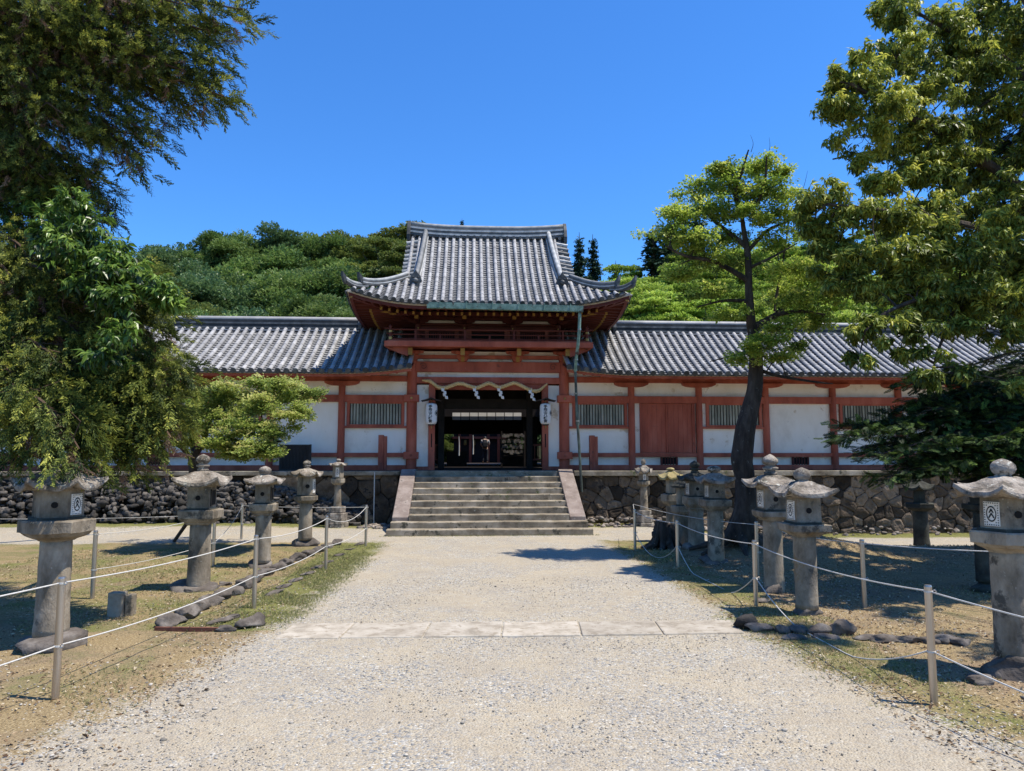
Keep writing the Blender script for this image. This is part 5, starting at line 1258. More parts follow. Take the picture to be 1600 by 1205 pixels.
rope('B3', 'L4', 0, .02, 'thin rope across the end of the left enclosure', .005); rope('B4', 'B2', 0, .05, 'far thin rope before the cross path on the left', .004)
rope('C0', 'C1', 0, .03, 'back row rope running behind the big right lantern', .006); rope('C1', 'C2', 0, .04, 'back row rope behind the overlapping right lanterns', .005)
rope('C2', 'C3', 0, .06, 'far back row rope behind the right lanterns', .0045); rope('C3', 'R4', 0, .01, 'thin rope across the end of the right enclosure', .005)

# ================================================================== KERB STONES, ODD STONES, STUMP
def gp(x, y): p = at(x, y, 10); d = p-CAM; t = -CAM.z/d.z; q = CAM+d*t; return q
def kerb(px_, py_, w_, dd_, h, label, mt='rock2', group='kerb stones along the drains', ang=0, name='kerb_stone', seed=0, tilt=0):
    q = gp(px_, py_); V, Fc = rock_shape(seed+int(px_*3+py_), 3)
    V = V*np.array([w_/2*1.15, dd_/2*1.15, h*.62]); ca, sa = math.cos(ang), math.sin(ang)
    V = V @ np.array([[ca, sa, 0], [-sa, ca, 0], [0, 0, 1]])
    V = V+np.array([q.x, q.y, float(gz(q.x, q.y))+h*.30]); o = npmesh(name, V, Fc, M[mt]); tag(o, label, 'stone', group); return o
lineA = [(268, 977), (292, 966), (312, 954), (330, 944), (347, 936), (364, 930), (380, 920), (398, 910), (416, 899), (432, 891), (449, 884), (466, 876), (482, 869), (498, 863), (513, 857), (527, 851)]
for i, (x, y) in enumerate(lineA):
    kerb(x, y, .34, .20, .15, ORD[i]+' dark rough kerb stone, counted from the front, in the row along the left lanterns', 'rock2', ang=rad(68), group='kerb stones of the left row')
lineB = [(345, 972), (362, 967), (428, 928), (446, 917), (463, 908), (480, 898), (497, 888), (514, 879), (531, 869), (548, 860), (562, 851)]
for i, (x, y) in enumerate(lineB):
    kerb(x, y, .34, .12, .05, ORD[i]+' low flat kerb stone, counted from the front, beside the left grass verge', 'rock2', ang=rad(68), group='low kerb stones beside the left verge')
kerb(392, 980, .33, .15, .16, 'rounded log-like kerb stone at the left end of the stone band', 'rock2', ang=rad(52), group=None)
kerb(350, 987, .22, .16, .07, 'small rounded stone beside the rusty strip on the left', 'rock2', group=None)
m = MB(); a = gp(242, 987); b = gp(341, 988); m.bar((a.x, a.y, .02), (b.x, b.y, .02), .03, .05); tag(m.build('edging_strip', mat('rusty_edging', [(.10, .035, .02), (.2, .08, .05)], 9, .8)), 'thin rusty edging strip lying before the left kerb stones', 'edging strip')
kerb(1166, 982, .24, .18, .16, 'dark round-ended kerb stone at the right end of the stone band', 'rock', ang=rad(-20), group=None)
kerb(1186, 986, .24, .15, .11, 'pale rough kerb stone behind the dark round-ended one on the right', 'rock2', ang=rad(-15), group=None)
for i, (x, y, w_, h) in enumerate([(1222, 988, .22, .10), (1250, 989, .2, .10), (1280, 990, .24, .11), (1318, 991, .26, .15), (1352, 999, .22, .06), (1383, 1002, .30, .08), (1418, 1003, .24, .08), (1450, 1004, .20, .07), (1475, 1004, .22, .08), (1500, 1007, .2, .07), (1240, 998, .26, .05), (1290, 998, .26, .05)]):
    kerb(x, y, w_, .16, h, ORD[i]+' dark kerb stone of the right row, counted from the stone band outwards' if i < 10 else 'low flat stone before the right kerb row, '+('nearer the band' if i == 10 else 'farther from the band'), 'rock2', group='kerb stones of the right row', ang=rad(random.uniform(-15, 15)))
for (x, y, w_, lb) in ((1535, 1068, .28, 'at the foot of the big right lantern'), (300, 925, .25, 'left of the foot of the dark windowed lantern'), (352, 915, .22, 'right of the foot of the dark windowed lantern'), (1190, 942, .22, 'at the foot of the pale onion lantern on the right')):
    kerb(x, y, w_, .18, .07, 'small flat stone '+lb, 'rock2', group='flat stones at the lantern feet', name='flat_stone')
q = gp(184, 962); T = thing('marker_stone', 'short square cut stone marker in the grass right of the big left lantern', 'marker stone', (q.x, q.y, 0))
m = MB(); m.box(q.x-.09, q.x+.07, q.y-.06, q.y+.08, -.03, .25); m.build('tall_block', M['stone'], T, .012, rough=.008); m = MB(); m.box(q.x+.075, q.x+.155, q.y-.02, q.y+.1, -.03, .22); m.build('side_block', M['stone'], T, .012, rough=.008)
q = gp(1040, 858); T = thing('tree_stump', 'dark twisted dead stump among the right lanterns, behind the third post', 'stump', (q.x, q.y, 0))
mb = MB()
for i in range(9):
    a = rad(i*40+random.uniform(-10, 10)); r = random.uniform(.28, .5)
    limb(mb, [(q.x+math.cos(a)*r, q.y+math.sin(a)*r, -.02), (q.x+math.cos(a)*r*.5, q.y+math.sin(a)*r*.5, .10), (q.x+math.cos(a)*.1, q.y+math.sin(a)*.1, random.uniform(.25, .55))], .05, .08, 7, .03)
mb.build('roots', M['bark'], T, rough=.02)
o = scatter('broken_wood', ROCKS[:4], [(q.x+random.gauss(0, .12), q.y+random.gauss(0, .1), random.uniform(.05, .45)) for _ in range(14)], [(random.uniform(.06, .12), .08, random.uniform(.05, .12)) for _ in range(14)], M['bark'], T)

# ================================================================== WORSHIPPER
def person(x, y, z0):
    T = thing('person', 'person in grey shirt with a black backpack standing with bowed head inside the gate', 'person', (x, y, z0))
    def skin(nm, nodes, edges, mt, par):
        me = bpy.data.meshes.new(nm); me.from_pydata([(x+a, y+b, z0+c) for a, b, c, r, r2 in nodes], edges, []); o = bpy.data.objects.new(nm, me); C.objects.link(o); attach(o, par)
        o.modifiers.new('skin', 'SKIN'); sv = me.skin_vertices
        if not sv: me.skin_vertices
        for i, nd in enumerate(nodes): o.data.skin_vertices[0].data[i].radius = (nd[3], nd[4])
        o.data.skin_vertices[0].data[0].use_root = True
        s_ = o.modifiers.new('sub', 'SUBSURF'); s_.levels = 2; s_.render_levels = 2; me.materials.append(mt); return o
    sk = mat('skin', [(.42, .26, .18), (.5, .32, .23)], 8, .6, 0); tr = mat('dark_trousers', [(.03, .032, .04), (.05, .052, .06)], 8, .9, .2); sh = mat('grey_shirt', [(.26, .26, .27), (.34, .34, .35)], 8, .9, .2); ha = mat('black_hair', [(.01, .009, .008), (.02, .018, .016)], 20, .5, .2)
    nodes = [(0, 0, .93, .15, .11), (0, 0, 1.15, .14, .10), (0, .03, 1.38, .17, .11), (0, .12, 1.46, .06, .06), (0, .20, 1.50, .075, .09), (0, .27, 1.54, .08, .095),
             (-.20, .03, 1.40, .055, .055), (-.26, .04, 1.15, .042, .042), (-.17, .20, 1.02, .034, .034), (-.08, .30, 1.12, .03, .022),
             (.20, .03, 1.40, .055, .055), (.26, .04, 1.15, .042, .042), (.17, .20, 1.02, .034, .034), (.08, .30, 1.12, .03, .022),
             (-.10, 0, .86, .09, .09), (-.12, .02, .48, .06, .065), (-.13, -.01, .09, .04, .045), (-.14, .12, .03, .045, .03),
             (.10, 0, .86, .09, .09), (.12, .02, .48, .06, .065), (.13, -.01, .09, .04, .045), (.14, .12, .03, .045, .03)]
    ed = [(0, 1), (1, 2), (2, 3), (3, 4), (4, 5), (2, 6), (6, 7), (7, 8), (8, 9), (2, 10), (10, 11), (11, 12), (12, 13), (0, 14), (14, 15), (15, 16), (16, 17), (0, 18), (18, 19), (19, 20), (20, 21)]
    skin('body', nodes, ed, sk, T)
    skin('shirt', [(0, 0, .95, .165, .125), (0, 0, 1.15, .155, .115), (0, .03, 1.37, .18, .12), (-.21, .03, 1.39, .075, .072), (-.25, .04, 1.20, .062, .06), (.21, .03, 1.39, .075, .072), (.25, .04, 1.20, .062, .06)], [(0, 1), (1, 2), (2, 3), (3, 4), (2, 5), (5, 6)], sh, T)
    skin('trousers', [(0, 0, .93, .16, .12), (-.10, 0, .82, .105, .105), (-.12, .02, .48, .08, .085), (-.13, -.01, .12, .062, .07), (.10, 0, .82, .105, .105), (.12, .02, .48, .08, .085), (.13, -.01, .12, .062, .07)], [(0, 1), (1, 2), (2, 3), (0, 4), (4, 5), (5, 6)], tr, T)
    V, Fc = rock_shape(3, 3); m_ = bpy.data.meshes.new('t'); 
    bm = bmesh.new(); bmesh.ops.create_uvsphere(bm, u_segments=20, v_segments=12, radius=1); vs = np.array([v.co[:] for v in bm.verts]); fs = [tuple(v.index for v in f.verts) for f in bm.faces]; bm.free()
    mb = MB(); mb.add([(x+a*.105, y+.215+b*.125, z0+1.535+c*.115) for a, b, c in vs], fs); mb.build('hair', ha, T, smooth=True)
    mb = MB(); mb.loops([[(x+a*w_, y-.13-dy-.085*b*f, z0+h) for a, b in ((-1, -.9), (-.9, 1), (.9, 1), (1, -.9))] for w_, dy, f, h in ((.12, .02, .8, .95), (.155, .03, 1.1, 1.0), (.155, .02, 1.0, 1.25), (.12, -.01, .7, 1.42), (.07, -.02, .4, 1.46))])
    bp_ = mb.build('backpack', M['black'], T, .03)
    for s_ in (-1, 1):
        mb = MB(); mb.tube([(x+s_*.10, y-.10, z0+1.40), (x+s_*.12, y-.02, z0+1.50), (x+s_*.13, y+.15, z0+1.42), (x+s_*.14, y+.14, z0+1.15), (x+s_*.13, y-.10, z0+1.02)], .018, 6); mb.build('strap', M['black'], bp_)
p = at(758, 700, 45.5); person(p.x, 45.5, DECK)

# ================================================================== TREES
def pads_fill(pads, per, flat=.6, sub=7, subr=.42, bias=.5):
    """pads: (centre, rx, ry, rz, weight). Each pad holds sub-clumps; returns leaf points, outward directions, tone per leaf and the clump centres"""
    P_ = []; D_ = []; Rv = []; CC = []
    for c, rx, ry, rz, wt in pads:
        c = np.array(c); n_ = max(2, int(sub*wt)); u = rng.normal(size=(n_, 3)); u /= np.linalg.norm(u, axis=1)[:, None]; u *= (rng.random(n_)**bias)[:, None]
        cc = c+u*np.array([rx, ry, rz]); sr = subr*(rx+rz)/2
        tone = rng.uniform(.15, .75, n_)
        for k in range(n_):
            CC.append((c, cc[k])); m_ = max(3, int(per*wt/n_*rng.uniform(.6, 1.4)))
            v = rng.normal(size=(m_, 3)); v /= np.linalg.norm(v, axis=1)[:, None]; v *= (rng.random(m_)**.55)[:, None]
            p = cc[k]+v*np.array([sr, sr, sr*flat])*rng.uniform(.8, 1.25); P_.append(p)
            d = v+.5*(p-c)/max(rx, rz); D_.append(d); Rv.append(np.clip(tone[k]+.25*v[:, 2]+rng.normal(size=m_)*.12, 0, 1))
    return np.concatenate(P_), np.concatenate(D_), np.concatenate(Rv), CC
def twigs_for(mb, CC, limbs, rt=.018, r2=.006, maxd=9):
    L_ = [p for l in limbs for p in l]; A = np.array([p[:] for p in L_]); seen = {}
    for c, cc in CC:
        k = tuple(np.round(c, 3))
        if k not in seen:
            j = int(np.argmin(((A-c)**2).sum(1)+ .3*np.maximum(0, A[:, 2]-c[2])**2)); seen[k] = 1
            if np.linalg.norm(A[j]-c) < maxd: twig(mb, A[j], c, rt, .06)
        twig(mb, c, cc, r2, .03)

# --- far wooded hill: prototypes, then individual trees
def proto(name, kind, seed):
    r_ = np.random.default_rng(seed); T = thing('hill_tree', '', 'tree'); mb = MB()
    if kind == 'conifer':
        H = 6.5; mb.tube([(0, 0, -3.5), (0, 0, H*.6), (0, 0, H+.1)], [.2, .09, .01], 6); P_ = []; D_ = []; Rv = []
        for k in range(26):
            z = -1+(H+.8)*k/26; R = 1.75*(1-k/26)**1.05+.03
            for j in range(7):
                a = r_.uniform(0, 6.28); L_ = R*r_.uniform(.55, 1.15); n_ = max(4, int(30*R))
                t = r_.random(n_); P_.append(np.stack([np.cos(a)*L_*t+r_.normal(size=n_)*.09, np.sin(a)*L_*t+r_.normal(size=n_)*.09, z+.1*t-.25*t*t*L_+r_.normal(size=n_)*.07], 1)); D_.append(np.stack([np.full(n_, np.cos(a)), np.full(n_, np.sin(a)), r_.normal(size=n_)*.3], 1)); Rv.append(np.clip(.2+.5*t+r_.normal(size=n_)*.1, 0, 1))
        foliage('crown', T_FAR, np.concatenate(P_), np.concatenate(D_), .13, L_HILL3, T, np.concatenate(Rv))
    else:
        mb.tube([(0, 0, -4), (.1, 0, -1), (0, .1, .8)], [.22, .16, .06], 7); P_ = []; D_ = []; Rv = []
        nb = 42 if kind == 'round' else 40
        for k in range(nb):
            u = r_.normal(size=3); u /= np.linalg.norm(u); u[2] = abs(u[2])*1.3-.55
            if kind == 'round': c = u*np.array([2.0, 2.0, 2.0])*r_.uniform(.3, 1.0); br = r_.uniform(.5, 1.0); fl = .92
            else: c = u*np.array([2.3, 2.3, 1.9])*r_.uniform(.35, 1.05); br = r_.uniform(.55, .95); fl = .32
            n_ = int(620*br**1.6) if kind == 'round' else 260; v = r_.normal(size=(n_, 3)); v /= np.linalg.norm(v, axis=1)[:, None]; v[:, 2] = np.abs(v[:, 2])*1.0-.25; rr = r_.random(n_)**.5
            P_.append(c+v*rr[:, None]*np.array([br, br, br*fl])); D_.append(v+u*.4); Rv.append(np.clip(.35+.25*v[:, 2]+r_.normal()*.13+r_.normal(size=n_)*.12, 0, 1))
            mb.tube([(0, 0, -.8), tuple(c*.5+np.array([0, 0, -.2])), tuple(c)], [.07, .04, .012], 4, cap=False)
        foliage('crown', T_FAR, np.concatenate(P_), np.concatenate(D_), .085 if kind == 'round' else .10, (L_HILL, L_HILLB, L_HILLC)[seed % 3] if kind == 'round' else (L_HILLC if seed > 8 else L_HILL2), T, np.concatenate(Rv), rolls=.7)
    mb.build('trunk', M['bark'], T); return T
PR = {'round': [proto('a', 'round', q) for q in (1, 2, 3, 6, 7)], 'layer': [proto('d', 'layer', 4), proto('e', 'layer', 5)], 'conifer': [proto('f', 'conifer', 6)], 'mid': [proto('g', 'layer', 9)]}
used = set()
def plant(kind, x, y, Y, s, label, group, zs=1.0):
    """tree whose crown top stands where photo point (x,y) meets distance Y"""
    top = at(x, y, Y); pr = random.choice(PR[kind]); h = {'round': 2.3, 'layer': 1.75, 'mid': 1.75, 'conifer': 6.6}[kind]*s*zs
    T = pr if pr.name not in used else dup(pr); used.add(pr.name)
    T.name = {'mid': 'broadleaf_tree', 'round': 'broadleaf_tree', 'layer': 'maple_tree', 'conifer': 'conifer_tree'}[kind]; used.add(T.name) if T is pr else None
    T.location = (top.x, Y, top.z-h); T.rotation_euler = (0, 0, random.uniform(0, 6.28)); T.scale = (s*random.uniform(.9, 1.1), s*random.uniform(.9, 1.1), s*zs)
    T['label'] = label; T['group'] = group; return T
SIL = [(-400, 420), (-100, 410), (100, 392), (175, 378), (230, 368), (300, 354), (345, 347), (380, 338), (420, 333), (500, 336), (545, 346), (565, 362), (600, 346), (640, 350), (700, 362), (760, 372), (880, 392), (940, 408), (975, 412), (1040, 404), (1100, 394), (1180, 374), (1300, 362), (1400, 372), (1700, 390), (2000, 400)]
sx_ = [a for a, b in SIL]; sy_ = [b for a, b in SIL]
ROWN = ['lowest row', 'second row from the bottom', 'middle row', 'second row from the top', 'skyline row']
for row in range(5):
    f = row/4; Y = 30+f*21; n_ = int(11+f*4); cnt = 0
    for x in np.sort(np.linspace(-70, 640, n_)+rng.uniform(-20, 20, n_)):
        ys_ = float(np.interp(x, sx_, sy_)); y = 470+(ys_-470)*f+rng.uniform(-12, 12)*(1 if row < 4 else .5)
        if x > 570 and row < 3: continue
        kd = 'mid' if x > 585 and row > 1 else 'round'
        plant(kd, x, y, Y+rng.uniform(-2, 2), rng.uniform(1.25, 2.15)*(1 if row < 4 else .92)*(.72 if row == 0 else 1)*(.85 if kd == 'mid' else 1), ORD[cnt]+' tree from the left in the '+ROWN[row]+' of the hill wood', 'trees of the wooded hill left of the gate'); cnt += 1
for row in range(4):
    f = row/3; Y = 26.5+f*14; n_ = 11-row; cnt = 0
    for x in np.sort(np.linspace(975, 1640, n_)+rng.uniform(-16, 16, n_)):
        ys_ = float(np.interp(x, sx_, sy_)); y = 458+(ys_-458)*f+rng.uniform(-10, 8)
        plant('layer', x, y, Y+rng.uniform(-1, 1), rng.uniform(.8, 1.25), ORD[cnt]+' bright maple from the left in the '+('front row', 'second row', 'third row', 'rearmost row')[row]+' behind the right corridor', 'bright maples behind the right corridor'); cnt += 1
for x, y in ((660, 352), (690, 372)):
    plant('round', x, y, 50, 1.2, 'broadleaf tree whose crown edge shows beside the left end of the gate ridge' if x < 680 else 'broadleaf tree mostly hidden behind the gate roof', 'trees of the wooded hill left of the gate')
for i_, (x, yb) in enumerate(((670, 648), (700, 660), (735, 655), (800, 655), (850, 648), (715, 682), (815, 686), (680, 680))): plant('round', x, yb-6, 58, .9, ORD[i_]+' leafy tree of the far court seen through the gate opening', 'trees seen through the gate opening')
for x, y, Y, s, lb in ((905, 363, 43, .95, 'leftmost dark pointed conifer right of the gate roof'), (926, 366, 45, .95, 'dark pointed conifer just right of the leftmost one by the gate roof'), (962, 407, 44, .8, 'small dark conifer tip between the gate roof and the maples'), (722, 341, 52, .6, 'conifer tip peeping over the main ridge of the gate'),
                       (1020, 352, 40, 1.25, 'tall dark conifer behind the maples, leftmost of three'), (1048, 338, 41, 1.4, 'tall dark conifer behind the maples, middle of three'), (1088, 330, 42, 1.4, 'tall dark conifer behind the maples, rightmost of three')):
    plant('conifer', x, y, Y, s, lb, None) if False else None
    T = plant('conifer', x, y, Y, s*(1.75 if 1000 < x < 1100 else 1.25 if x < 950 and x > 890 else 1), lb, 'dark conifers behind the shrine', .62 if 1000 < x < 1100 else .85); T['label'] = lb
# the hill itself and the court floor
hx = np.linspace(-60, 80, 60); hy = np.linspace(26, 85, 36); HX, HY = np.meshgrid(hx, hy)
zt = np.array([at(float(np.interp(x, [at(a, 400, 51).x for a in sx_], sx_)), float(np.interp(float(np.interp(x, [at(a, 400, 51).x for a in sx_], sx_)), sx_, sy_)), 51).z for x in hx])
f = np.clip((HY-29)/22, 0, 1); low = np.where(np.abs(HX-.5) < 6.5, np.clip((HY-60)/8, 0, 1), 1.)
HZ = 1.2+(zt[None]-5.5-1.2)*f*low-np.clip(HY-55, 0, 99)*.15; HZ = np.where(f*low < .05, 1.25, HZ)
i0 = (np.arange(35)[:, None]*60+np.arange(59)[None]).ravel(); o = npmesh('hill', np.stack([HX, HY, HZ], -1).reshape(-1, 3), np.stack([i0, i0+1, i0+61, i0+60], -1), mat('forest_floor', [(.01, .014, .006), (.03, .035, .015)], 3, 1)); o['kind'] = 'structure'

# --- helper for the near trees
def pd(x, y, Y, rx, rz, wt=1., ry=None):
    c = at(x, y, Y); k = sc(Y); return ((c.x, c.y, c.z), rx*k, ry if ry else (rx*k*.9+.15), rz*k, wt)

# small maple on the left before the wall
T = thing('maple_tree', 'small spreading maple before the left retaining wall, behind the lanterns', 'tree', (at(309, 800, 14.3).x, 14.3, 0))
mb = MB(); b0 = at(311, 842, 14.3); b0.z = -.05
L1 = limb(mb, [b0, at(309, 770, 14.3), at(304, 730, 14.3), at(302, 712, 14.3)], .14, .10, 10)
L2 = limb(mb, [at(304, 722, 14.3), at(285, 700, 14.2), at(272, 692, 14.1), at(262, 670, 14)], .06, .02, 7)
L3 = limb(mb, [at(302, 714, 14.3), at(318, 690, 14.3), at(330, 655, 14.4), at(350, 620, 14.4)], .075, .02, 7)
L4 = limb(mb, [at(318, 692, 14.3), at(352, 685, 14.1), at(395, 668, 13.9), at(450, 650, 13.8)], .06, .015, 7)
L5 = limb(mb, [at(306, 716, 14.4), at(300, 680, 14.7), at(320, 640, 15), at(390, 620, 15)], .06, .015, 7)
L6 = limb(mb, [at(352, 684, 14.1), at(400, 695, 13.6), at(440, 690, 13.4)], .035, .012, 6)
pads = [pd(*a) for a in ((330, 612, 14.4, 40, 18), (380, 602, 14.4, 45, 16), (430, 605, 14.2, 40, 16), (475, 612, 14, 28, 14), (300, 640, 14, 32, 16), (350, 640, 14.2, 42, 18), (410, 636, 14, 45, 18), (462, 645, 13.8, 34, 14), (300, 668, 13.8, 30, 14), (365, 668, 13.7, 42, 16), (425, 668, 13.5, 38, 14),
                                 (340, 695, 13.6, 32, 11), (395, 698, 13.4, 40, 12), (430, 705, 13.4, 22, 9, .6), (285, 690, 13.7, 18, 8, .5), (350, 625, 15.2, 60, 22), (430, 630, 15.0, 50, 18), (375, 712, 13.7, 30, 9, .7))]
P_, D_, Rv, CC = pads_fill(pads, 230, .36, 13, .6); D_[:, 2] *= .35
twigs_for(mb, CC, [L1, L2, L3, L4, L5, L6], .014, .005); mb.build('trunk', M['bark'], T)
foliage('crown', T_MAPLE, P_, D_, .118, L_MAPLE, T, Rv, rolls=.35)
m = MB(); a = at(296, 812, 13.2); b = gp(272, 846); m.tube([a, b], .035, 8); tag(m.build('wooden_prop', M['bark']), 'dark slanting wooden prop under the small maple, behind the lantern', 'prop')

# tall maple right of the steps
T = thing('maple_tree', 'tall bent dark-trunked maple rising before the right corridor', 'tree', (at(1165, 830, 12.6).x, 12.6, 0))
mb = MB(); Y0 = 12.6
tr = [(1156, 845, Y0), (1163, 800, Y0), (1164, 750, Y0), (1158, 715, Y0), (1164, 670, Y0), (1177, 620, Y0), (1181, 570, Y0), (1178, 530, Y0), (1172, 490, Y0), (1170, 430, Y0), (1166, 380, Y0), (1159, 335, Y0)]
c = curve([at(*a) for a in tr], 5); k = len(c)
rr = np.interp(np.linspace(0, 11, k), range(12), [q*.74 for q in (.38, .27, .23, .255, .235, .19, .165, .14, .105, .085, .07, .045)]); mb.tube([p+noise.noise_vector(p*2)*.025 for p in c], list(rr), 14)
for i in range(7):
    a = i*.9; b = at(1158, 838, Y0); b.z = .3; limb(mb, [b+Vector((0, 0, .25)), b+Vector((math.cos(a)*.35, math.sin(a)*.3, -.02)), b+Vector((math.cos(a)*.9, math.sin(a)*.75, -.2))], .13, .03, 7, .03)
LT = [c]
for q, r0 in (([(1160, 340), (1150, 300), (1160, 270), (1172, 235)], .05), ([(1160, 338), (1185, 315), (1196, 280), (1200, 245)], .045), ([(1165, 385), (1120, 350), (1095, 320), (1075, 300)], .05), ([(1166, 395), (1200, 360), (1235, 340), (1250, 300)], .04),
              ([(1170, 440), (1120, 410), (1070, 400), (1040, 385)], .055), ([(1178, 512), (1215, 490), (1240, 465), (1290, 440)], .075), ([(1215, 490), (1250, 485), (1290, 490)], .045), ([(1172, 470), (1130, 470), (1090, 480)], .04), ([(1181, 545), (1150, 555), (1110, 565)], .03), ([(1168, 420), (1210, 400), (1245, 380)], .035), ([(1181, 575), (1230, 590), (1280, 598), (1300, 600)], .035), ([(1174, 528), (1200, 560), (1240, 560)], .03),
              ([(1200, 250), (1204, 230), (1203, 215)], .006), ([(1172, 238), (1176, 225), (1172, 212)], .006), ([(1235, 340), (1255, 290), (1262, 265)], .007), ([(1210, 485), (1225, 400), (1232, 330)], .03)):
    yo = Y0; pts = []
    dy = rng.uniform(-1.2, 1.2)
    for i, (x, y) in enumerate(q): pts.append(at(x, y, Y0+dy*i/len(q)))
    LT.append(limb(mb, pts, r0, r0*.25, 7, .03))
pads = [pd(x, y, (Y-15.2)*.9+12.6, *r) for x, y, Y, *r in ((1190, 262, 15.2, 24, 12), (1215, 270, 15, 14, 8, .6), (1135, 268, 15, 24, 8), (1115, 262, 15, 12, 5, .4), (1085, 300, 15.4, 34, 13), (1140, 300, 15.2, 40, 16, 1.2), (1190, 300, 15, 38, 15, 1.2), (1225, 302, 15.4, 20, 10, .6), (1060, 335, 15, 34, 16, 1.1), (1110, 335, 15.4, 42, 16, 1.2), (1165, 330, 15, 30, 12, .8), (1230, 332, 15, 28, 12, .8),
                                 (1040, 365, 15.4, 28, 14), (1085, 370, 14.8, 34, 14), (1130, 372, 15.6, 30, 12, .8), (1215, 380, 15.4, 34, 12, .9), (1200, 345, 14.8, 20, 8, .5), (1100, 405, 15.2, 40, 14, 1.2), (1150, 415, 15.8, 30, 12, .9), (1230, 420, 14.7, 36, 13), (1270, 435, 15.5, 30, 14), (1060, 430, 15.5, 28, 12, .8), (1210, 460, 16, 32, 12, .8), (1255, 470, 14.8, 38, 14, 1.1), (1115, 455, 14.8, 32, 10, .8),
                                 (1290, 462, 15, 24, 14, .8), (1140, 490, 15, 24, 9, .7), (1225, 512, 14.8, 30, 9, .8), (1185, 545, 14.7, 24, 9, .7), (1215, 558, 14.6, 22, 8, .6), (1150, 560, 15, 18, 6, .4), (1240, 545, 15, 12, 8, .4), (1205, 530, 14.6, 20, 8, .5), (1285, 500, 15, 28, 12, .8))]
pads = [(c, rx*1.3, ry*1.3, rz*1.15, w_) for c, rx, ry, rz, w_ in pads]
P_, D_, Rv, CC = pads_fill(pads, 145, .32, 15, .64, .6); D_[:, 2] *= .45
twigs_for(mb, CC, LT, .013, .005); mb.build('trunk', M['bark'], T)
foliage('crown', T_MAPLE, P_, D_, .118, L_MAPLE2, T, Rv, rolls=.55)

# big broadleaf on the right with hanging olive-green leaf whorls
T = thing('broadleaf_tree', 'large broadleaf tree with hanging olive-green leaf whorls filling the upper right', 'tree', (9.6, 10.6, 0))
mb = MB(); L_ = [limb(mb, [(9.6, 10.6, -.1), (9.5, 10.7, 2.5), (9.3, 10.6, 5), (9.4, 10.6, 8), (9.3, 10.7, 12)], .32, .08, 12)]
for q, r0 in (([(9.4, 10.6, 3.6), (1640, 330, 9.2), (1560, 270, 9.0), (1480, 215, 9), (1400, 170, 9), (1330, 130, 8.8)], .10), ([(1560, 270, 9.0), (1470, 240, 9.3), (1390, 230, 9.6), (1300, 250, 9.8)], .05), ([(9.4, 10.6, 3.0), (1600, 390, 9), (1500, 350, 8.6), (1400, 330, 8.4), (1290, 320, 8.4)], .07), ([(9.4, 10.6, 2.6), (1620, 470, 8.8), (1500, 460, 8.2), (1400, 480, 8), (1350, 520, 7.9)], .06),
              ([(9.4, 10.6, 5.5), (1600, 120, 9.5), (1500, 60, 9.6), (1420, 10, 9.6)], .08), ([(9.4, 10.6, 6.5), (1610, 20, 9), (1560, -60, 9)], .06), ([(1500, 460, 8.2), (1470, 540, 7.9), (1460, 590, 7.8)], .03), ([(9.4, 10.6, 5), (1680, 200, 8.2), (1600, 180, 7.6)], .05)):
    L_.append(limb(mb, [Vector(a) if isinstance(a[0], float) else at(a[0], a[1], a[2]*1.16) for a in q], r0, r0*.25, 8, .04))
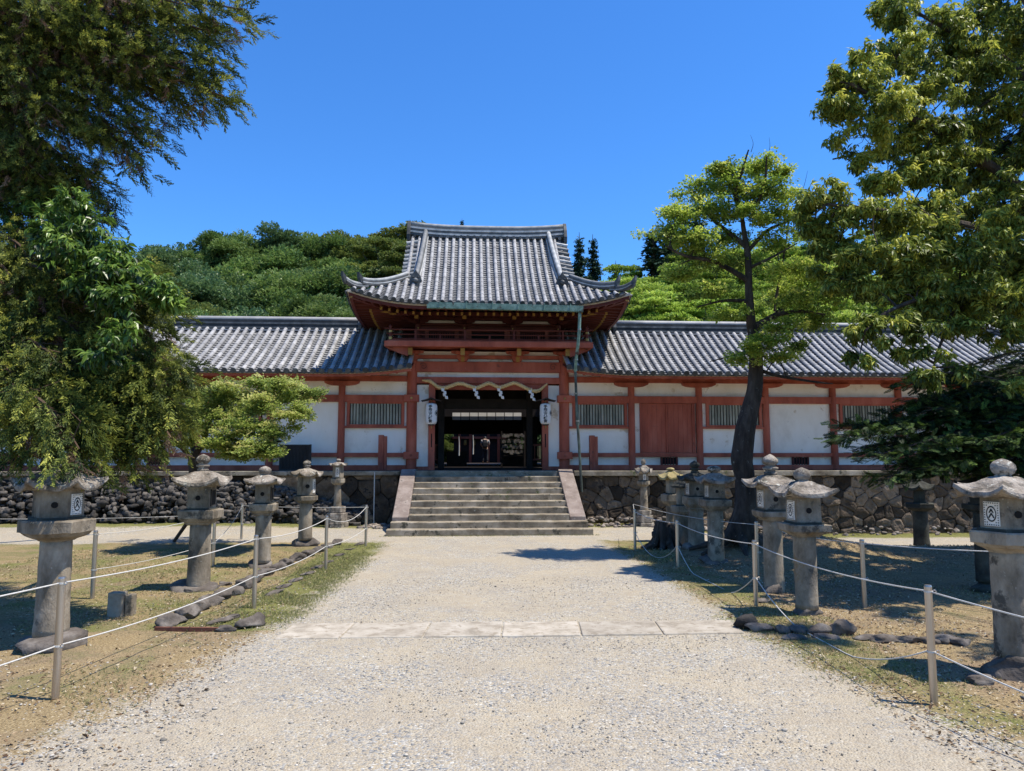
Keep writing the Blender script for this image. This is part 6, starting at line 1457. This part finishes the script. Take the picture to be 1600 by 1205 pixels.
PD = [(1320, 165, 9, 34, 26), (1360, 130, 9, 40, 30), (1400, 90, 9.2, 36, 28), (1345, 90, 9, 22, 14, .5), (1300, 170, 9, 20, 22, .5), (1380, 170, 8.8, 46, 30, 1.2), (1440, 150, 9.1, 46, 32, 1.1), (1410, 30, 9.4, 34, 26), (1400, 5, 9.6, 36, 20), (1480, 40, 9.6, 44, 34), (1540, 20, 9.6, 44, 34, 1.1), (1600, 40, 9.2, 44, 40, 1.1), (1490, 110, 9.5, 46, 30, .9), (1560, 110, 9.2, 46, 30), (1610, 150, 8.8, 36, 30),
      (1350, 215, 9, 40, 22, .9), (1410, 215, 9.3, 40, 22, .9), (1470, 210, 8.9, 44, 24), (1540, 200, 9.3, 40, 24, .9), (1600, 240, 9, 30, 30, .8), (1290, 308, 8.6, 34, 24, .9), (1270, 350, 8.6, 18, 30, .7), (1330, 330, 8.5, 40, 26), (1340, 260, 9.2, 30, 14, .5), (1400, 285, 9, 40, 16, .7), (1460, 275, 8.8, 40, 18, .7), (1530, 270, 9.3, 36, 20, .8), (1390, 340, 8.5, 44, 26, 1.1), (1450, 330, 8.7, 44, 28, 1.1), (1520, 330, 8.8, 48, 30, 1.1), (1590, 330, 8.6, 44, 36, 1.1),
      (1310, 390, 8.6, 38, 26), (1370, 400, 8.3, 46, 28, 1.2), (1440, 395, 8.2, 50, 30, 1.3), (1510, 400, 8, 50, 34, 1.4), (1580, 410, 8, 50, 38, 1.4), (1345, 450, 8.4, 28, 24, .9), (1400, 460, 8.2, 44, 26, 1.1), (1470, 460, 8, 50, 30, 1.3), (1540, 470, 7.8, 50, 34, 1.3), (1600, 480, 7.8, 40, 40, 1.2), (1360, 520, 8, 30, 24, .9), (1410, 515, 7.9, 34, 22, .8), (1440, 555, 7.8, 34, 16, .5), (1500, 510, 7.8, 40, 16, .5), (1505, 578, 7.7, 24, 12, .4), (1345, 560, 8, 16, 10, .35), (1580, 520, 7.6, 30, 16, .5), (1445, 590, 7.7, 22, 14, .5),
      (1290, 430, 9, 18, 20, .4), (1440, 245, 9, 40, 22, .8), (1505, 240, 8.8, 40, 22, .8), (1365, 290, 8.9, 30, 16, .6), (1262, 325, 8.7, 16, 22, .6), (1290, 365, 8.6, 30, 20, .8), (1420, 430, 8.1, 44, 22, 1), (1300, 130, 9, 22, 16, .6), (1335, 120, 9.1, 26, 20, .7), (1560, 50, 9.8, 50, 40), (1480, 80, 9.8, 50, 30), (1430, 80, 9.4, 36, 24, .8), (1580, 290, 8.8, 36, 26, .8), (1555, 370, 8.2, 40, 26), (1470, 370, 8.3, 44, 24), (1320, 430, 8.5, 26, 22, .8), (1590, 600, 7.6, 30, 14, .5)]
pads = [pd(a[0], a[1], a[2]*1.16, a[3]*1.08, a[4]*1.12, *a[5:]) for a in PD]
for xg_ in range(1400, 1641, 48):      # the far side of the crown, seen through the near leaves
    for yg_ in range(40, 500, 52):
        pads.append(pd(xg_+rng.uniform(-16, 16), yg_+rng.uniform(-16, 16), 12.6+rng.uniform(-.5, 1), 34, 28, .75))
for _ in range(64):      # the rest of the crown, beyond the right and upper edge of the view: it shades the ground
    a = rng.uniform(0, 6.28); r = rng.uniform(.3, 3.9); z = rng.uniform(3.6, 9.0); x, y = 9.0+math.cos(a)*r, 8.5+math.sin(a)*r
    if x < -.5+.787*y+.75: continue
    pads.append(((x, y, z), .55, .55, .38, .8))
P_, D_, Rv, CC = pads_fill(pads, 205, .85, 12, .50, .6); D_[:, 2] = D_[:, 2]*.4-.2; Rv = np.clip(Rv+.22*(P_[:, 0] < 6.2)*(P_[:, 2] > 5.2), 0, 1)  # upper left leaves toned lighter, sunlight put into their colour
twigs_for(mb, CC, L_, .014, .005); mb.build('trunk', M['bark'], T)
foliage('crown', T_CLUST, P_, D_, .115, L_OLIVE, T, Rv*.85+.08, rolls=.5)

# dark fir on the right, low layered boughs
def boughs(name, T, mb, specs, tm, mt, size, dens, spread, droop, rv=(.2, .8), dead=None, wid=.34, tipbright=.25):
    """each bough: limb points; sprays are set along it and its side shoots"""
    P_ = []; D_ = []; Rv = []; dP = []; dD = []
    for q, r0, wscale in specs:
        pts = [Vector(a) if isinstance(a[0], float) else at(*a) for a in q]; c = limb(mb, pts, r0, r0*.2, 6, .03); n_ = len(c)
        Ltot = sum((c[i+1]-c[i]).length for i in range(n_-1)); ns = int(Ltot*dens)
        for k in range(ns):
            t = rng.random()**.8; i = min(n_-2, int(t*(n_-1))); p = c[i].lerp(c[i+1], t*(n_-1)-i); d = (c[i+1]-c[i]).normalized(); sd = Vector((-d.y, d.x, 0)); 
            if sd.length < .1: sd = Vector((1, 0, 0))
            sd.normalize(); s_ = rng.choice([-1, 1]); w_ = wscale*wid*(1.15-t*.75)*rng.random()**.7
            out = p+sd*(s_*w_)+d*(w_*.6)+Vector((rng.normal()*.05, rng.normal()*.05, -droop*w_*.8+rng.normal()*spread))
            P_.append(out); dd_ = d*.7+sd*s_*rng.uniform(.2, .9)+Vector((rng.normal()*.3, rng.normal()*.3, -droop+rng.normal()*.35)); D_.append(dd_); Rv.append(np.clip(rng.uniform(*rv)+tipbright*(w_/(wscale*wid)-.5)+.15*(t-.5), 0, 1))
            if rng.random() < .12: twig(mb, p, out, .006, 0)
            if dead and rng.random() < dead*(1.2-t): dP.append(p+Vector((rng.normal()*.12, rng.normal()*.12, -.1-abs(rng.normal())*.12))); dD.append(Vector((d.x*.4+rng.normal()*.3, rng.normal()*.3, -1)))
    foliage(name, tm, np.array([p[:] for p in P_]), np.array([p[:] for p in D_]), size, mt, T, np.array(Rv), rolls=.3)
    if dead and dP: foliage('dead_foliage', T_DEAD, np.array([p[:] for p in dP]), np.array([p[:] for p in dD]), size*.9, L_DEAD, T, rolls=.8)
T = thing('fir_tree', 'dark fir with low layered boughs reaching in from the right edge', 'tree', (10.6, 12.2, -.1))
mb = MB(); mb.tube([(10.6, 12.2, -.3), (10.6, 12.2, 4), (10.6, 12.2, 9)], [.3, .22, .1], 12)
F = []
for (x, y, Y, y2) in ((1315, 682, 8.6, 640), (1330, 665, 9.2, 640), (1370, 710, 8.4, 650), (1385, 745, 8.3, 680), (1400, 640, 9.5, 610), (1420, 600, 10, 580), (1450, 700, 8.6, 640), (1430, 735, 8.8, 680), (1480, 650, 9, 600), (1500, 720, 8.5, 660), (1540, 690, 8.3, 640), (1530, 740, 9, 690), (1560, 640, 9, 600), (1470, 620, 9.6, 590), (1440, 665, 9.8, 630), (1410, 690, 9.4, 660), (1490, 690, 10, 650), (1570, 720, 9.8, 680), (1430, 625, 9.1, 600), (1350, 700, 9.3, 660), (1520, 600, 9.5, 570), (1580, 600, 10, 560), (1410, 722, 8.6, 690),
                      (1395, 660, 9.0, 635), (1455, 640, 8.9, 610), (1500, 675, 9.3, 640), (1545, 660, 8.7, 625), (1585, 690, 8.6, 650), (1460, 735, 9.3, 700), (1575, 745, 9.0, 705)):
    a = at(1655, y2-25, Y+1.0); m_ = at((1655+x)/2, y2+(y-y2)*.45-4, Y+.5); e_ = at(x, y, Y); F.append(([tuple(map(float, a)), tuple(map(float, m_)), tuple(map(float, e_))], .035, 1.0))
for k in range(34):    # upper whorls, partly seen behind the broadleaf
    z = 3.2+k*.19; a = rng.uniform(1.9, 5.2); R = rng.uniform(1.9, 3.0)*(1-(z-3)/12); F.append(([(10.6, 12.2, float(z)), (10.6+math.cos(a)*R*.5, 12.2+math.sin(a)*R*.5, float(z+.1)), (10.6+math.cos(a)*R, 12.2+math.sin(a)*R, float(z-.25))], .035, 1.1))
boughs('crown', T, mb, F, T_FIR, L_FIR, .115, 135, .035, .10, (.05, .8), wid=.40, tipbright=.5)
mb.build('trunk', M['bark'], T)

# Japanese cedar on the left: big boughs above, drooping sprays below
T = thing('cedar_tree', 'old cedar with drooping sprays and dead brown tufts along the left edge', 'tree', (-10.2, 10.4, 0))
mb = MB(); mb.tube([(-10.2, 10.4, -.2), (-10.1, 10.4, 4), (-10, 10.4, 12)], [.55, .42, .2], 14)
Fh = []
up_ = [(385, 18, 9, -20), (352, 55, 9.2, 0), (345, 100, 9.0, 40), (350, 150, 9, 60), (300, 165, 9.4, 70), (290, 110, 8.8, 60), (245, 185, 9.3, 110), (225, 245, 9.2, 130), (250, 215, 9.0, 120), (200, 230, 9.6, 120), (310, 40, 9.6, -10), (270, 70, 9.0, 20), (230, 20, 9.2, -40), (160, 290, 9.6, 190), (150, 320, 9.5, 210), (120, 260, 9.2, 170), (140, 215, 9, 130), (180, 140, 9, 70), (100, 180, 8.8, 110), (60, 240, 9, 160), (200, 80, 8.8, 20), (120, 60, 9, 10), (60, 120, 9, 50), (320, 130, 9.6, 60), (260, 130, 9.7, 60), (300, 10, 8.8, -40), (90, 20, 8.6, -40), (190, 40, 9.8, -20), (40, 60, 9.5, 0), (20, 190, 9.5, 120), (150, 110, 9.6, 50), (30, 300, 9.4, 220), (80, 320, 9.8, 230), (120, 330, 9.3, 230), (155, 300, 9.9, 220), (10, 350, 9.6, 270), (70, 280, 9.1, 200), (165, 345, 9.7, 260), (130, 370, 9.6, 280)]
for x, y, Y, y0 in up_:
    a = at(-80, y0, Y+.9); m_ = at((x-80)*.5, (y+y0)/2-25, Y+.4); e_ = at(x, y, Y); Fh.append(([tuple(map(float, a)), tuple(map(float, m_)), tuple(map(float, e_))], .04, 1.0))
lo_ = [(x, y-(34 if y > 640 else 12), Y, y0-(20 if y > 640 else 0)) for x, y, Y, y0 in [(285, 590, 8.2, 540), (270, 640, 8.0, 560), (265, 690, 7.9, 590), (230, 720, 7.8, 600), (200, 745, 7.9, 600), (160, 735, 7.4, 600), (120, 735, 7.0, 590), (185, 600, 8.4, 540), (240, 560, 8.5, 500), (255, 500, 8.6, 460), (240, 460, 8.8, 430), (180, 480, 8.3, 430), (130, 540, 8, 480), (80, 640, 7.6, 560), (40, 560, 7.8, 480), (20, 460, 8, 400), (90, 460, 8.2, 410), (150, 640, 7.9, 560), (200, 660, 7.9, 570), (100, 590, 7.6, 520), (30, 690, 7.4, 600), (60, 720, 7.2, 620), (235, 610, 8.1, 540), (245, 665, 8.2, 590), (140, 690, 7.5, 590), (175, 700, 7.7, 590), (60, 520, 8, 450), (120, 500, 8.5, 440), (200, 530, 8.6, 470), (90, 700, 7.0, 600), (20, 620, 7.5, 530), (225, 700, 8.0, 600), (160, 560, 8.2, 500), (45, 420, 8.6, 370), (110, 420, 8.9, 370)]]
for x, y, Y, y0 in lo_:
    a = at(-90, y0-20, Y+1.2); m_ = at((x-90)*.5, (y+y0)/2-30, Y+.5); m2 = at(x*.82-10, y-18+(y0-y)*.25, Y+.1); e_ = at(x, y, Y); Fh.append(([tuple(map(float, a)), tuple(map(float, m_)), tuple(map(float, m2)), tuple(map(float, e_))], .034, 1.0))
for k in range(22):      # boughs outside the view that shade the ground at the left edge
    z = rng.uniform(2.6, 9); a = rng.uniform(-2.2, .9); R = rng.uniform(2.4, 3.8); Fh.append(([(-10.1, 10.4, float(z)), (-10.1+math.cos(a)*R*.5, 10.4+math.sin(a)*R*.5, float(z+.2)), (-10.1+math.cos(a)*R, 10.4+math.sin(a)*R, float(z-.4))], .04, 1.1))
boughs('crown', T, mb, Fh, T_CEDAR, L_CEDAR, .23, 60, .12, .10, (.05, .80), dead=.22, wid=.42, tipbright=.5)
mb.build('trunk', M['barkb'], T)

# glossy broadleaf tree standing among the cedar boughs
T = thing('broadleaf_tree', 'bright glossy-leaved tree showing between the upper and lower cedar boughs', 'tree', (-8.9, 11.5, 0))
mb = MB(); L_ = [limb(mb, [(-8.9, 11.5, -.1), (-8.8, 11.5, 2), (-8.6, 11.4, 4), (-8.3, 11.3, 6)], .16, .05, 9)]
for q in ([(-20, 380, 11), (60, 350, 10.8), (130, 340, 10.6)], [(-20, 440, 10.8), (100, 420, 10.4), (200, 440, 10.2), (250, 465, 10.2)], [(-30, 330, 11), (40, 280, 11), (90, 270, 11)]): L_.append(limb(mb, [at(*a) for a in q], .035, .01, 6))
pads = [pd(x, y, Y-(2.3 if x > 85 else 1.2), *r) for x, y, Y, *r in ((20, 260, 11, 30, 16, .5), (70, 290, 10.8, 30, 16, .6), (118, 318, 10.6, 26, 16, .8), (40, 320, 10.5, 34, 20, .7), (90, 350, 10.6, 40, 24), (140, 365, 10.5, 34, 18), (30, 380, 10.5, 40, 24), (110, 395, 10.3, 42, 22), (170, 400, 10.4, 36, 18), (200, 425, 10.3, 34, 16), (240, 450, 10.2, 26, 14, .8), (262, 472, 10.2, 16, 10, .5), (150, 440, 10.2, 40, 20), (80, 440, 10.4, 40, 22), (185, 470, 10, 30, 16, .8), (10, 440, 10.6, 34, 24), (180, 520, 9.6, 26, 18, .6), (170, 550, 9.6, 22, 14, .5), (60, 500, 10, 40, 26, .8), (-30, 300, 11, 40, 40), (-30, 420, 11, 40, 40))]
P_, D_, Rv, CC = pads_fill(pads, 95, .85, 10, .5); D_[:, 2] = D_[:, 2]*.5-.1
twigs_for(mb, CC, L_, .012, .005); mb.build('trunk', M['bark'], T)
foliage('crown', T_GLOSS, P_, D_, .10, L_GLOSS, T, Rv, rolls=.5)
